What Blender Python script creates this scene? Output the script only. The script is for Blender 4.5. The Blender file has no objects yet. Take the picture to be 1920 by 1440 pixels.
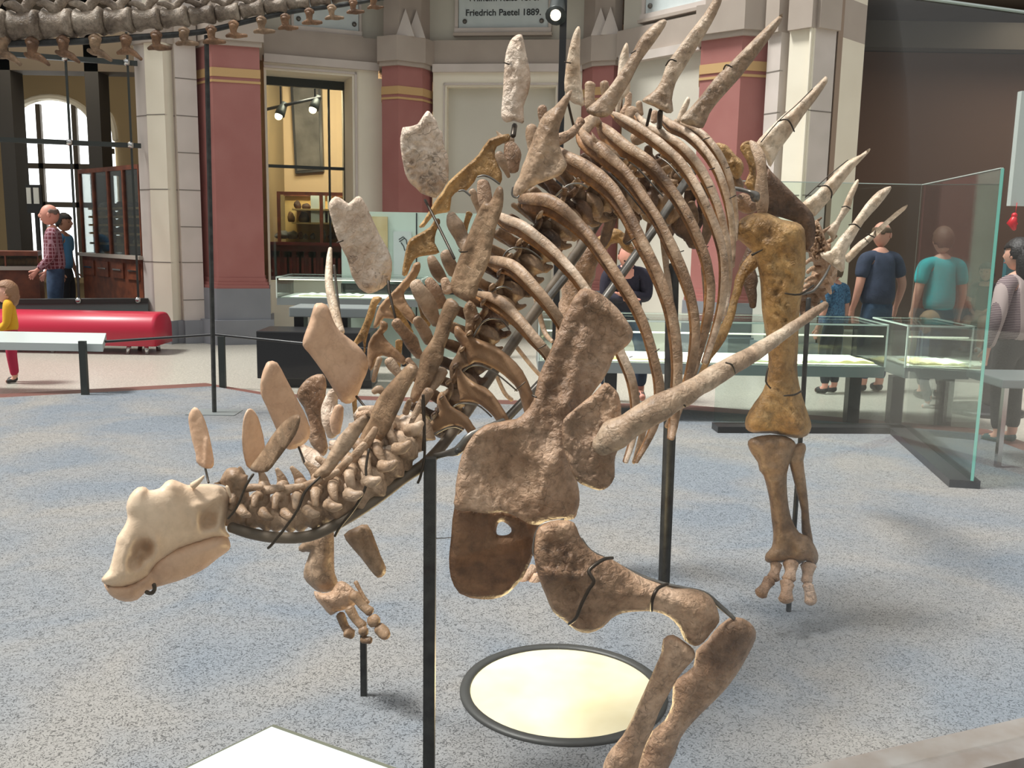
import bpy, bmesh, math, random
import numpy as np
from mathutils import Vector, Matrix, noise
from mathutils.geometry import delaunay_2d_cdt
random.seed(7)
SC = bpy.context.scene
COL = SC.collection
# ------------------------------------------------------------------ camera
F, EYE, PITCH, ROLL = 1750.0, 1.5, math.radians(9.1), math.radians(1.0)
CP = Vector((0, 0, EYE))
fw = Vector((0, math.cos(PITCH), -math.sin(PITCH)))
r0 = Vector((1, 0, 0)); u0 = r0.cross(fw)
rt = math.cos(ROLL)*r0 + math.sin(ROLL)*u0
up = -math.sin(ROLL)*r0 + math.cos(ROLL)*u0
cd = bpy.data.cameras.new('camera'); cam = bpy.data.objects.new('camera', cd); COL.objects.link(cam)
cam.matrix_world = Matrix(((rt.x, up.x, -fw.x, CP.x), (rt.y, up.y, -fw.y, CP.y), (rt.z, up.z, -fw.z, CP.z), (0, 0, 0, 1)))
cd.sensor_width = 36; cd.lens = F/1920*36; cd.clip_start = 0.05; cd.clip_end = 200
SC.camera = cam
# ------------------------------------------------------------------ light
w = bpy.data.worlds.new('skylight'); SC.world = w; w.use_nodes = True
nt = w.node_tree; bg = nt.nodes['Background']
tc = nt.nodes.new('ShaderNodeTexCoord'); sx = nt.nodes.new('ShaderNodeSeparateXYZ'); cr = nt.nodes.new('ShaderNodeValToRGB')
nt.links.new(tc.outputs['Generated'], sx.inputs[0]); nt.links.new(sx.outputs['Z'], cr.inputs['Fac']); nt.links.new(cr.outputs['Color'], bg.inputs['Color'])
cr.color_ramp.elements[0].position = 0.0; cr.color_ramp.elements[0].color = (0.16, 0.155, 0.15, 1)
cr.color_ramp.elements[1].position = 0.75; cr.color_ramp.elements[1].color = (1.0, 1.0, 1.0, 1)
bg.inputs['Strength'].default_value = 0.92
sd = bpy.data.lights.new('sun', 'SUN'); sun = bpy.data.objects.new('sun', sd); COL.objects.link(sun)
sd.energy = 4.9; sd.angle = math.radians(12); sd.color = (1.0, 0.98, 0.95)
sun.rotation_euler = Vector((0.50, 0.06, -1.0)).to_track_quat('-Z', 'Y').to_euler()
SC.view_settings.view_transform = 'Standard'; SC.view_settings.look = 'None'
SC.view_settings.exposure = 0.17; SC.view_settings.gamma = 1; SC.view_settings.use_curve_mapping = False
# ------------------------------------------------------------------ helpers
def ray(px, py):
    px = float(px); py = float(py)
    return ((px-960)/F)*rt - ((py-720)/F)*up + fw
def at(px, py, Y):
    d = ray(px, py); return CP + d*(float(Y)/d.y)
def atz(px, py, z=0.0):
    d = ray(px, py); return CP + d*((float(z)-EYE)/d.z)
ZK = {'A': (3, 0, 0), 'B': (3, 480, 0), 'C': (3, 900, 0), 'D': (3, 1280, 0), 'E': (3, 0, 380), 'F': (3, 480, 320), 'G': (3, 900, 380), 'H': (3, 1280, 380),
      'S': (3.6, 160, 740), 'N': (3.6, 400, 700), 'P': (2.88, 800, 700), 'Q': (3.6, 500, 980), 'U': (3, 900, 960), 'V': (3.273, 1300, 760),
      'I': (6, 740, 220), 'J': (6, 700, 400), 'K': (6, 600, 560), 'L': (6, 960, 180), 'M': (6, 1180, 180), 'O': (6, 1360, 220), 'R': (4.8, 1000, 400), 'T': (6.857, 700, 640), 'X': (1, 0, 0)}
def Z(k, pts):
    s, ox, oy = ZK[k]; return [(ox+p[0]/s, oy+p[1]/s) + tuple(p[2:]) for p in pts]
def catmull(P, n, closed=False):
    P = [np.array(p, float) for p in P]; m = len(P); out = []
    rng = range(m) if closed else range(m-1)
    for i in rng:
        if closed: a, b, c, d = P[i-1], P[i], P[(i+1) % m], P[(i+2) % m]
        else: a, b, c, d = P[max(i-1, 0)], P[i], P[i+1], P[min(i+2, m-1)]
        for k in range(n):
            t = k/n
            out.append(0.5*((2*b)+(c-a)*t+(2*a-5*b+4*c-d)*t*t+(3*b-a-3*c+d)*t**3))
    if not closed: out.append(P[-1])
    return out
LOCAL = set()      # things whose parts are modelled in the thing's own frame
def link(name, me, m, parent=None, smooth=True):
    if smooth:
        for p in me.polygons: p.use_smooth = True
    o = bpy.data.objects.new(name, me); COL.objects.link(o)
    if m is not None: me.materials.append(m)
    if parent is not None:
        o.parent = parent
        if parent.name not in LOCAL: o.matrix_parent_inverse = parent.matrix_world.inverted()
    return o
def fin(name, bm, m, parent=None, smooth=False):
    bmesh.ops.recalc_face_normals(bm, faces=bm.faces)
    me = bpy.data.meshes.new(name); bm.to_mesh(me); bm.free()
    return link(name, me, m, parent, smooth)
def thing(name, label, cat, loc=(0, 0, 0), group=None, rz=0):
    o = bpy.data.objects.new(name, None); COL.objects.link(o); o.location = loc; o.rotation_euler = (0, 0, rz)
    o.matrix_world = Matrix.Translation(Vector(loc)) @ Matrix.Rotation(rz, 4, 'Z')
    o['label'] = label; o['category'] = cat
    if group: o['group'] = group
    return o
def tag(o, label, cat, group=None, kind=None):
    o['label'] = label; o['category'] = cat
    if group: o['group'] = group
    if kind: o['kind'] = kind
    return o
def struct(o): o['kind'] = 'structure'; return o
# ------------------------------------------------------------------ materials
def mat(name, col, rough=0.6, metal=0.0, col2=None, scale=6, bump=0.0, bscale=40, emit=None, es=1, detail=6, spec=None, contrast=0.35, dist=0.0):
    m = bpy.data.materials.new(name); m.use_nodes = True; t = m.node_tree; b = t.nodes['Principled BSDF']
    b.inputs['Base Color'].default_value = (*col, 1); b.inputs['Roughness'].default_value = rough; b.inputs['Metallic'].default_value = metal
    if spec is not None: b.inputs['Specular IOR Level'].default_value = spec
    tcn = t.nodes.new('ShaderNodeTexCoord')
    if col2 is not None:
        n = t.nodes.new('ShaderNodeTexNoise'); n.inputs['Scale'].default_value = scale; n.inputs['Detail'].default_value = detail; n.inputs['Distortion'].default_value = dist
        r = t.nodes.new('ShaderNodeValToRGB'); r.color_ramp.elements[0].position = 0.5-contrast/2; r.color_ramp.elements[1].position = 0.5+contrast/2
        r.color_ramp.elements[0].color = (*col2, 1); r.color_ramp.elements[1].color = (*col, 1)
        t.links.new(tcn.outputs['Object'], n.inputs['Vector']); t.links.new(n.outputs['Fac'], r.inputs['Fac']); t.links.new(r.outputs['Color'], b.inputs['Base Color'])
    if bump:
        n2 = t.nodes.new('ShaderNodeTexNoise'); n2.inputs['Scale'].default_value = bscale; n2.inputs['Detail'].default_value = 5; n2.inputs['Distortion'].default_value = dist
        bp = t.nodes.new('ShaderNodeBump'); bp.inputs['Strength'].default_value = bump; bp.inputs['Distance'].default_value = 0.01
        t.links.new(tcn.outputs['Object'], n2.inputs['Vector']); t.links.new(n2.outputs['Fac'], bp.inputs['Height']); t.links.new(bp.outputs['Normal'], b.inputs['Normal'])
    if emit: b.inputs['Emission Color'].default_value = (*emit, 1); b.inputs['Emission Strength'].default_value = es
    return m
def s(r, g, b):
    f = lambda c: ((c/255+0.055)/1.055)**2.4 if c > 10 else c/255/12.92
    return (f(r), f(g), f(b))
def bone(name, c1, c2, c3, crack=0.5, bumpd=0.004, scale=7, rough=0.46, mott=.36, stain=.28):
    m = bpy.data.materials.new(name); m.use_nodes = True; t = m.node_tree; b = t.nodes['Principled BSDF']; N = t.nodes.new; Lk = t.links.new
    b.inputs['Roughness'].default_value = rough; b.inputs['Specular IOR Level'].default_value = 0.35
    tcn = N('ShaderNodeTexCoord'); n = N('ShaderNodeTexNoise'); n.inputs['Scale'].default_value = scale; n.inputs['Detail'].default_value = 8; n.inputs['Roughness'].default_value = 0.62; n.inputs['Distortion'].default_value = 0.4
    r = N('ShaderNodeValToRGB'); e = r.color_ramp.elements; e[0].position = 0.3; e[0].color = (*c3, 1); e[1].position = 0.68; e[1].color = (*c1, 1); k = e.new(0.48); k.color = (*c2, 1)
    Lk(tcn.outputs['Object'], n.inputs['Vector']); Lk(n.outputs['Fac'], r.inputs['Fac'])
    v = N('ShaderNodeTexVoronoi'); v.feature = 'DISTANCE_TO_EDGE'; v.inputs['Scale'].default_value = 9
    n3 = N('ShaderNodeTexNoise'); n3.inputs['Scale'].default_value = 14; n3.inputs['Detail'].default_value = 4
    mx = N('ShaderNodeMixRGB'); mx.inputs[0].default_value = 0.22; Lk(tcn.outputs['Object'], mx.inputs[1]); Lk(n3.outputs['Color'], mx.inputs[2]); Lk(mx.outputs[0], v.inputs['Vector']); Lk(tcn.outputs['Object'], n3.inputs['Vector'])
    cr2 = N('ShaderNodeValToRGB'); cr2.color_ramp.elements[0].position = 0.0; cr2.color_ramp.elements[0].color = (1-crack,)*3+(1,); cr2.color_ramp.elements[1].position = 0.035; cr2.color_ramp.elements[1].color = (1, 1, 1, 1)
    Lk(v.outputs['Distance'], cr2.inputs['Fac'])
    n4 = N('ShaderNodeTexNoise'); n4.inputs['Scale'].default_value = 2.2
    gt = N('ShaderNodeMath'); gt.operation = 'GREATER_THAN'; gt.inputs[1].default_value = 0.52; Lk(tcn.outputs['Object'], n4.inputs['Vector']); Lk(n4.outputs['Fac'], gt.inputs[0])
    m2 = N('ShaderNodeMixRGB'); m2.blend_type = 'MULTIPLY'; Lk(gt.outputs[0], m2.inputs[0]); Lk(r.outputs['Color'], m2.inputs[1]); Lk(cr2.outputs['Color'], m2.inputs[2])
    n6 = N('ShaderNodeTexNoise'); n6.inputs['Scale'].default_value = 34; n6.inputs['Detail'].default_value = 9; n6.inputs['Roughness'].default_value = .7; Lk(tcn.outputs['Object'], n6.inputs['Vector'])
    r6 = N('ShaderNodeValToRGB'); r6.color_ramp.elements[0].position = .36; r6.color_ramp.elements[0].color = (1-mott, 1-mott, 1-mott*1.05, 1); r6.color_ramp.elements[1].position = .56; r6.color_ramp.elements[1].color = (1.04, 1.04, 1.04, 1); Lk(n6.outputs['Fac'], r6.inputs['Fac'])
    n7 = N('ShaderNodeTexNoise'); n7.inputs['Scale'].default_value = 3.2; n7.inputs['Detail'].default_value = 5; Lk(tcn.outputs['Object'], n7.inputs['Vector'])
    r7 = N('ShaderNodeValToRGB'); r7.color_ramp.elements[0].position = .36; r7.color_ramp.elements[0].color = (1-stain, 1-stain*1.08, 1-stain*1.15, 1); r7.color_ramp.elements[1].position = .56; r7.color_ramp.elements[1].color = (1, 1, 1, 1); Lk(n7.outputs['Fac'], r7.inputs['Fac'])
    m6 = N('ShaderNodeMixRGB'); m6.blend_type = 'MULTIPLY'; m6.inputs[0].default_value = 1; Lk(m2.outputs[0], m6.inputs[1]); Lk(r6.outputs['Color'], m6.inputs[2])
    m7 = N('ShaderNodeMixRGB'); m7.blend_type = 'MULTIPLY'; m7.inputs[0].default_value = 1; Lk(m6.outputs[0], m7.inputs[1]); Lk(r7.outputs['Color'], m7.inputs[2])
    Lk(m7.outputs[0], b.inputs['Base Color'])
    nb = N('ShaderNodeTexNoise'); nb.inputs['Scale'].default_value = 60; nb.inputs['Detail'].default_value = 7; nb.inputs['Distortion'].default_value = 0.8
    Lk(tcn.outputs['Object'], nb.inputs['Vector'])
    bp = N('ShaderNodeBump'); bp.inputs['Strength'].default_value = 1.0; bp.inputs['Distance'].default_value = bumpd; Lk(nb.outputs['Fac'], bp.inputs['Height'])
    bp2 = N('ShaderNodeBump'); bp2.inputs['Strength'].default_value = 0.6; bp2.inputs['Distance'].default_value = 0.003; Lk(cr2.outputs['Color'], bp2.inputs['Height']); Lk(bp.outputs['Normal'], bp2.inputs['Normal'])
    Lk(bp2.outputs['Normal'], b.inputs['Normal'])
    return m
def glassmat(name, tint=(0.97, 0.99, 0.98), refl=1.0):
    m = bpy.data.materials.new(name); m.use_nodes = True; t = m.node_tree; t.nodes.clear(); N = t.nodes.new
    o = N('ShaderNodeOutputMaterial'); mx = N('ShaderNodeMixShader'); tr = N('ShaderNodeBsdfTransparent'); gl = N('ShaderNodeBsdfGlossy'); fr = N('ShaderNodeFresnel'); mu = N('ShaderNodeMath')
    tr.inputs[0].default_value = (*tint, 1); gl.inputs['Roughness'].default_value = 0.02; fr.inputs[0].default_value = 1.45; mu.operation = 'MULTIPLY'; mu.inputs[1].default_value = refl
    t.links.new(fr.outputs[0], mu.inputs[0]); t.links.new(mu.outputs[0], mx.inputs[0]); t.links.new(tr.outputs[0], mx.inputs[1]); t.links.new(gl.outputs[0], mx.inputs[2]); t.links.new(mx.outputs[0], o.inputs[0])
    return m
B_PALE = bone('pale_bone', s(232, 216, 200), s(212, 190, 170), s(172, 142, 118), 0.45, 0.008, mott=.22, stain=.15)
B_SKULL = bone('skull_bone', s(228, 204, 178), s(212, 184, 156), s(184, 150, 120), 0.06, 0.0012, 4, mott=.08, stain=.15)
B_SMOOTH = bone('smooth_tan_bone', s(214, 180, 152), s(200, 164, 136), s(168, 130, 102), 0.1, 0.0012, 4, mott=.1, stain=.12)
B_TAN = bone('tan_bone', s(194, 168, 144), s(166, 138, 112), s(120, 92, 70), 0.3, 0.003)
B_BROWN = bone('brown_bone', s(170, 142, 114), s(142, 114, 88), s(96, 72, 52), 0.25, 0.003)
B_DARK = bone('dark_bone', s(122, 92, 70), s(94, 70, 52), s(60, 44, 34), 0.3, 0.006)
B_WING = bone('smooth_brown_bone', s(168, 134, 102), s(146, 112, 82), s(108, 80, 56), 0.1, 0.0015, 5, mott=.15, stain=.25)
B_AMBER = bone('amber_bone', s(170, 124, 80), s(136, 96, 60), s(90, 62, 40), 0.2, 0.003, 6)
B_CORA = bone('stained_bone', s(156, 118, 86), s(122, 88, 62), s(80, 56, 40), 0.25, 0.006, 5)
B_GREY = bone('greyish_bone', s(210, 178, 152), s(184, 150, 122), s(130, 96, 70), 0.35, 0.009, 6, stain=.5)
B_GOLD = bone('uplit_golden_bone', s(192, 156, 106), s(164, 126, 78), s(110, 80, 50), 0.2, 0.008, 8)  # gold-brown bone with the warm uplight worked into its hue
B_RIB = bone('rib_bone', s(212, 192, 172), s(184, 158, 134), s(134, 104, 78), 0.3, 0.003, 9)
B_RIBD = bone('dark_rib_bone', s(182, 156, 130), s(148, 118, 92), s(94, 70, 52), 0.35, 0.004, 9)
B_SPIKE = bone('spike_bone', s(200, 180, 158), s(166, 140, 116), s(108, 84, 64), 0.3, 0.006, 8)
B_LIGHTSP = bone('light_spike_bone', s(232, 216, 196), s(212, 190, 166), s(180, 150, 120), 0.25, 0.004, 8)
M_IRON = mat('black_iron', s(62, 62, 60), 0.5, 0.3, s(36, 36, 36), 20, 0.15, 60)
M_STEEL = mat('grey_steel', s(128, 124, 118), 0.4, 0.8, s(96, 92, 86), 12)
M_WIRE = mat('dark_wire', s(62, 54, 46), 0.4, 0.7)
# ------------------------------------------------------------------ modelling tools
def sdist(P, poly):
    P = np.asarray(P, float); A = np.asarray(poly, float); Bq = np.roll(A, -1, 0)
    d = Bq-A; L = (d**2).sum(1)+1e-9
    t = np.clip(((P[:, None, :]-A[None])*d[None]).sum(2)/L[None], 0, 1)
    q = A[None]+t[..., None]*d[None]
    return np.sqrt(((P[:, None, :]-q)**2).sum(2)).min(1)
def inside(P, poly):
    P = np.asarray(P, float); A = np.asarray(poly, float); Bq = np.roll(A, -1, 0); x = P[:, 0][:, None]; y = P[:, 1][:, None]
    c = ((A[None, :, 1] > y) != (Bq[None, :, 1] > y)) & (x < (Bq[None, :, 0]-A[None, :, 0])*(y-A[None, :, 1])/(Bq[None, :, 1]-A[None, :, 1]+1e-12)+A[None, :, 0])
    return (c.sum(1) % 2) == 1
def slab(name, out, Y, T, R, m, parent, gx=0.0, gy=0.0, step=None, relief=(), rough=0.0, rf=0.12, holes=(), smooth=2, bend=(), edge=0.0):
    """solid bone from its outline: out in photo pixels, Y distance, gradient gx, gy (m per pixel), half thickness T px, rounding R px"""
    out = [p[:2] for p in out]
    O = np.array(catmull(out, smooth, True)) if smooth > 1 else np.array(out, float)
    mn, mxx = O.min(0), O.max(0); c = (mn+mxx)/2
    if step is None: step = max(3.0, min(mxx-mn)/11)
    if edge:
        O = O+np.array([[noise.noise(Vector((p[0]*.09, p[1]*.09, 3)))*edge, noise.noise(Vector((p[0]*.09, p[1]*.09, 9)))*edge] for p in O])
    H = [np.array(catmull(h, 3, True)) for h in holes]
    g = [(x+(0.5*step if j % 2 else 0), y) for j, y in enumerate(np.arange(mn[1], mxx[1], step)) for x in np.arange(mn[0], mxx[0], step)]
    g = np.array(g) if g else np.zeros((0, 2)); allb = np.vstack([O]+H)
    if len(g):
        k = inside(g, O) & (sdist(g, O) > step*0.45)
        for h in H: k &= ~inside(g, h) & (sdist(g, h) > step*0.4)
        g = g[k]
    # inner ring close to the border gives the rounded edge
    V = [Vector(p) for p in allb]; nb = len(V); E = []; o = 0
    for L in [O]+H:
        E += [(o+i, o+(i+1) % len(L)) for i in range(len(L))]; o += len(L)
    V += [Vector(p) for p in g]
    vs, es, fs, *_ = delaunay_2d_cdt(V, E, [], 0, 1e-4)
    P = np.array([(v.x, v.y) for v in vs]); cen = np.array([P[list(f)].mean(0) for f in fs])
    ok = inside(cen, O)
    for h in H: ok &= ~inside(cen, h)
    fs = [f for f, q in zip(fs, ok) if q]
    d = sdist(P, O)
    for h in H: d = np.minimum(d, sdist(P, h))
    u = np.clip(d/R, 0, 1); th = T*np.sqrt(1-(1-u)**2)
    fr = np.zeros(len(P)); mid = np.zeros(len(P))
    for q in relief:
        if len(q) == 4: x, y, r, h = q; dd = np.hypot(P[:, 0]-x, P[:, 1]-y)
        else: x0, y0, x1, y1, r, h = q; dd = sdist(P, [(x0, y0), (x1, y1)])
        fr += h*np.exp(-(dd/r)**(4 if h < 0 else 2))
    for q in bend:
        if len(q) == 4: x, y, r, h = q; dd = np.hypot(P[:, 0]-x, P[:, 1]-y)
        else: x0, y0, x1, y1, r, h = q; dd = sdist(P, [(x0, y0), (x1, y1)])
        mid += h*np.exp(-(dd/r)**2)
    if rough: fr += rough*np.array([noise.fractal(Vector((p[0]*rf, p[1]*rf, Y*7)), 1.0, 2.0, 3) for p in P])
    k = Y/F; n = (CP-at(c[0], c[1], Y)).normalized(); mid = mid.tolist()
    bnd = d < 1e-3
    front = np.where(bnd, 0, np.maximum(th+fr*np.clip(u*1.5, 0, 1), -th*0.7)).tolist(); th = th.tolist()
    bm = bmesh.new(); FV = []; BV = []
    for i, p in enumerate(P):
        base = at(p[0], p[1], Y+gx*(p[0]-c[0])+gy*(p[1]-c[1]))+n*(mid[i]*k)
        if bnd[i]: v = bm.verts.new(base); FV.append(v); BV.append(v)
        else: FV.append(bm.verts.new(base+n*(front[i]*k))); BV.append(bm.verts.new(base-n*(th[i]*k)))
    for f in fs:
        for VV, rev in ((FV, 0), (BV, 1)):
            a = [VV[i] for i in f]
            if rev: a = a[::-1]
            try: bm.faces.new(a)
            except ValueError: pass
    bmesh.ops.delete(bm, geom=[v for v in bm.verts if not v.link_faces], context='VERTS')
    return fin(name, bm, m, parent, True)
def tubew(bm, W, rad, sides=10, flat=1.0, ref=None, cap=True, lump=0.0):
    """add a swept tube through world points W with radii rad; flat squeezes it along ref"""
    n = len(W); rings = []
    P = [Vector(p) for p in W]; R = list(rad)
    if cap:
        t0 = (P[0]-P[1]).normalized(); t1 = (P[-1]-P[-2]).normalized()
        P = [P[0]+t0*R[0]*.55, P[0]+t0*R[0]*.35]+P+[P[-1]+t1*R[-1]*.35, P[-1]+t1*R[-1]*.55]
        R = [R[0]*.3, R[0]*.72]+R+[R[-1]*.72, R[-1]*.3]
    n = len(P); a = None
    for i in range(n):
        t = (P[min(i+1, n-1)]-P[max(i-1, 0)]).normalized()
        vw = ref if ref is not None else (CP-P[i]).normalized()
        sd_ = t.cross(vw)
        if sd_.length < 0.12: sd_ = a if a is not None else t.orthogonal()
        sd_ = (sd_-t*sd_.dot(t)).normalized(); a = sd_; dp = sd_.cross(t).normalized(); ring = []
        for j in range(sides):
            an = 2*math.pi*j/sides; rr = float(R[i])
            q = P[i]+sd_*math.cos(an)*rr+dp*math.sin(an)*rr*flat
            if lump: q += (q-P[i])*lump*noise.noise(q*22)
            ring.append(bm.verts.new(q))
        rings.append(ring)
    for i in range(n-1):
        for j in range(sides):
            bm.faces.new((rings[i][j], rings[i][(j+1) % sides], rings[i+1][(j+1) % sides], rings[i+1][j]))
    bm.faces.new(rings[0][::-1]); bm.faces.new(rings[-1])
def tadd(bm, pts, n=4, sides=10, flat=1.0, lump=0.0, cap=True):
    C = catmull(pts, n) if n > 1 else [np.array(p, float) for p in pts]
    tubew(bm, [at(p[0], p[1], p[2]) for p in C], [max(p[3], .3)*p[2]/F for p in C], sides, flat, None, cap, lump)
def tube(name, pts, m, parent, n=4, sides=10, flat=1.0, lump=0.0):
    """pts = (px, py, Y, radius px)"""
    bm = bmesh.new(); tadd(bm, pts, n, sides, flat, lump); return fin(name, bm, m, parent, True)
def bar(name, A, Bp, r, m, parent, sides=8):
    bm = bmesh.new(); tubew(bm, [A, Bp], [r, r], sides, 1.0, Vector((0, .3, .95)) if abs((Bp-A).normalized().z) < .9 else Vector((0, 1, 0)), False); return fin(name, bm, m, parent, sides > 6)
def boxm(bm, lo, hi, M=None):
    v = [bm.verts.new((x, y, z)) for z in (lo[2], hi[2]) for x, y in ((lo[0], lo[1]), (hi[0], lo[1]), (hi[0], hi[1]), (lo[0], hi[1]))]
    if M is not None:
        for q in v: q.co = M @ q.co
    for f in ((0, 3, 2, 1), (4, 5, 6, 7), (0, 1, 5, 4), (1, 2, 6, 5), (2, 3, 7, 6), (3, 0, 4, 7)): bm.faces.new([v[i] for i in f])
def box(name, lo, hi, m, parent=None, M=None, bev=0.0):
    bm = bmesh.new(); boxm(bm, lo, hi, M)
    if bev: bmesh.ops.bevel(bm, geom=bm.edges[:], offset=bev, segments=2, affect='EDGES', profile=.6)
    return fin(name, bm, m, parent)
def prismm(bm, pl, z0, z1):
    a = [bm.verts.new((p[0], p[1], z0)) for p in pl]; b = [bm.verts.new((p[0], p[1], z1)) for p in pl]
    bm.faces.new(a[::-1]); bm.faces.new(b); n = len(pl)
    for i in range(n): bm.faces.new((a[i], a[(i+1) % n], b[(i+1) % n], b[i]))
def prism(name, pl, z0, z1, m, parent=None):
    bm = bmesh.new(); prismm(bm, pl, z0, z1); return fin(name, bm, m, parent)
def lathe(bm, prof, c=(0, 0, 0), n=32, axis=None):
    rings = []
    for r, z in prof:
        rings.append([bm.verts.new((c[0]+r*math.cos(2*math.pi*j/n), c[1]+r*math.sin(2*math.pi*j/n), c[2]+z)) for j in range(n)])
    for i in range(len(rings)-1):
        for j in range(n): bm.faces.new((rings[i][j], rings[i][(j+1) % n], rings[i+1][(j+1) % n], rings[i+1][j]))
    bm.faces.new(rings[0][::-1]); bm.faces.new(rings[-1])
# ------------------------------------------------------------------ the hall
M_CARPET = mat('grey_carpet', s(168, 172, 176), 0.95, spec=.08)
def carpet_nodes(m):
    t = m.node_tree; b = t.nodes['Principled BSDF']; N = t.nodes.new; Lk = t.links.new; tcn = N('ShaderNodeTexCoord')
    def nz(sc, det, dist): n = N('ShaderNodeTexNoise'); n.inputs['Scale'].default_value = sc; n.inputs['Detail'].default_value = det; n.inputs['Distortion'].default_value = dist; Lk(tcn.outputs['Object'], n.inputs['Vector']); return n
    def ramp(n, p0, c0, p1, c1): r = N('ShaderNodeValToRGB'); r.color_ramp.elements[0].position = p0; r.color_ramp.elements[0].color = (*c0, 1); r.color_ramp.elements[1].position = p1; r.color_ramp.elements[1].color = (*c1, 1); Lk(n.outputs['Fac'], r.inputs['Fac']); return r
    def mul(a, b_): m_ = N('ShaderNodeMixRGB'); m_.blend_type = 'MULTIPLY'; m_.inputs[0].default_value = 1; Lk(a.outputs[0], m_.inputs[1]); Lk(b_.outputs[0], m_.inputs[2]); return m_
    big = ramp(nz(1.3, 3, .5), .36, s(124, 130, 137), .64, s(144, 141, 137)); marks = ramp(nz(75, 3, 2.2), .34, (.52, .52, .53), .44, (1, 1, 1)); fine = ramp(nz(190, 4, .5), .3, (.78, .78, .78), .7, (1.08, 1.08, 1.08))
    out = mul(mul(big, marks), fine); Lk(out.outputs[0], b.inputs['Base Color'])
    bp = N('ShaderNodeBump'); bp.inputs['Strength'].default_value = 1; bp.inputs['Distance'].default_value = .006; Lk(marks.outputs[0], bp.inputs['Height']); Lk(bp.outputs['Normal'], b.inputs['Normal'])
carpet_nodes(M_CARPET)
M_TERRA = mat('terrazzo', s(186, 180, 168), 0.28, 0, s(150, 146, 136), 60, contrast=.25)
M_WALL = mat('grey_plaster', s(206, 201, 188), 0.85, 0, s(198, 193, 180), 1.5)
M_CREAM = mat('cream_stone', s(234, 226, 208), 0.8, 0, s(226, 217, 198), 2)
M_GREYST = mat('grey_stone', s(208, 197, 190), 0.85, 0, s(196, 186, 178), 3)
M_BAND = mat('taupe_band', s(176, 163, 152), 0.85, 0, s(168, 155, 144), 3)
M_RED = mat('painted_red_wall', s(166, 110, 104), 0.75, 0, s(158, 100, 94), 2.5, .1, 30)
M_GOLDL = mat('ochre_line', s(196, 160, 110), 0.7)
M_PLINTH = mat('slate_plinth', s(136, 138, 144), 0.6, 0, s(124, 126, 132), 2)
M_BLACK = mat('black_lacquer', s(34, 34, 36), 0.35)
M_DARKMET = mat('dark_metal', s(58, 62, 60), 0.45, .4)
M_BROWNW = mat('brown_wall', s(146, 124, 106), 0.8)
M_DARKW = mat('dark_room', s(92, 82, 72), 0.9, 0, s(80, 72, 64), 1)
M_OCHRE = mat('ochre_wall', s(186, 162, 130), 0.8)
M_TAUPE = mat('olive_wall', s(150, 130, 96), 0.85)
M_WOOD = mat('brown_wood', s(124, 66, 42), 0.45, 0, s(88, 44, 30), 8)
M_REDWOOD = mat('red_wood', s(104, 32, 34), 0.4, 0, s(82, 24, 26), 6)
M_SHELF = mat('pale_shelf', s(206, 172, 116), 0.6)
M_MARB = mat('white_marble', s(214, 222, 222), 0.35, 0, s(200, 210, 210), 4)
M_INK = mat('ink', s(48, 52, 54), 0.7)
M_PAPER = mat('paper', s(236, 236, 228), 0.8)
M_PAPERY = mat('yellowed_paper', s(226, 212, 160), 0.8)
M_VITR = mat('vitrine_grey', s(140, 146, 146), 0.45, .3)
M_LEATH = mat('red_leather', s(176, 28, 56), 0.38)
M_CHROME = mat('chrome', s(190, 190, 190), 0.15, 1)
M_PANELW = mat('white_panel', s(188, 198, 194), 0.35)
M_MINT = mat('mint_board', s(186, 204, 192), 0.7)
M_SKIN = mat('skin', s(214, 160, 138), 0.55)
G_PANE = glassmat('glass_pane', (.985, .995, .99), .18)
G_CASE = glassmat('glass_case', (.93, .97, .95), .8)
M_GEDGE = mat('glass_edge', s(110, 180, 165), 0.2, spec=.8)
# floors
c1, c2, c3, c4 = atz(-420, 768), atz(398, 724), atz(520, 745), atz(1290, 768)
c5, c6 = atz(1830, 812), atz(2300, 985)
carp = [(-7, 0.3), (c1.x, c1.y), (c2.x, c2.y), (c3.x, c3.y), (c4.x, c4.y), (c5.x, c5.y), (c6.x, c6.y), (5.5, .3)]
struct(prism('floor_carpet', carp, -.06, 0.0, M_CARPET))
o = [(p[0], p[1]) for p in carp]
def off(pl, d):
    c = Vector((0.3, 3.5)); return [tuple(c+(Vector(p)-c)*(1+d/(Vector(p)-c).length)) for p in pl]
struct(prism('trim_1', off(carp, .3), -.075, -.012, mat('oxblood_border', s(104, 66, 58), .5)))
struct(prism('floor', [(-16, -6), (16, -6), (16, 24), (-16, 24)], -.2, -.03, M_TERRA))
# wall plan: points on the photo turned into plan positions at a known height
ZB = 3.85
def pl(px_, py_, z=ZB): p = atz(px_, py_, z); return Vector((p.x, p.y))
def wseg(name, a, b, z0, z1, m, d0=0.0, d1=.5, parent=None, st=True, t0=0.0, t1=1.0):
    """wall piece between plan points a (left) and b (right), from depth d0 to d1 behind its front face"""
    A = a.lerp(b, t0); Bq = a.lerp(b, t1); n = Vector((-(b-a).y, (b-a).x)).normalized()
    if n.y < 0: n = -n
    o = prism(name, [tuple(A+n*d0), tuple(Bq+n*d0), tuple(Bq+n*d1), tuple(A+n*d1)], z0, z1, m, parent)
    return struct(o) if st and parent is None else o
Z3 = 3.56
p1 = [pl(368, 134, Z3), pl(397, 127, Z3), pl(487, 133, Z3)]
p2 = [pl(716, 164, Z3), pl(747, 162, Z3), pl(792, 167, Z3), pl(811, 173, Z3)]
p3 = [pl(1086, 172, Z3), pl(1110, 165, Z3), pl(1150, 163, Z3), pl(1166, 165, Z3)]
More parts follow.
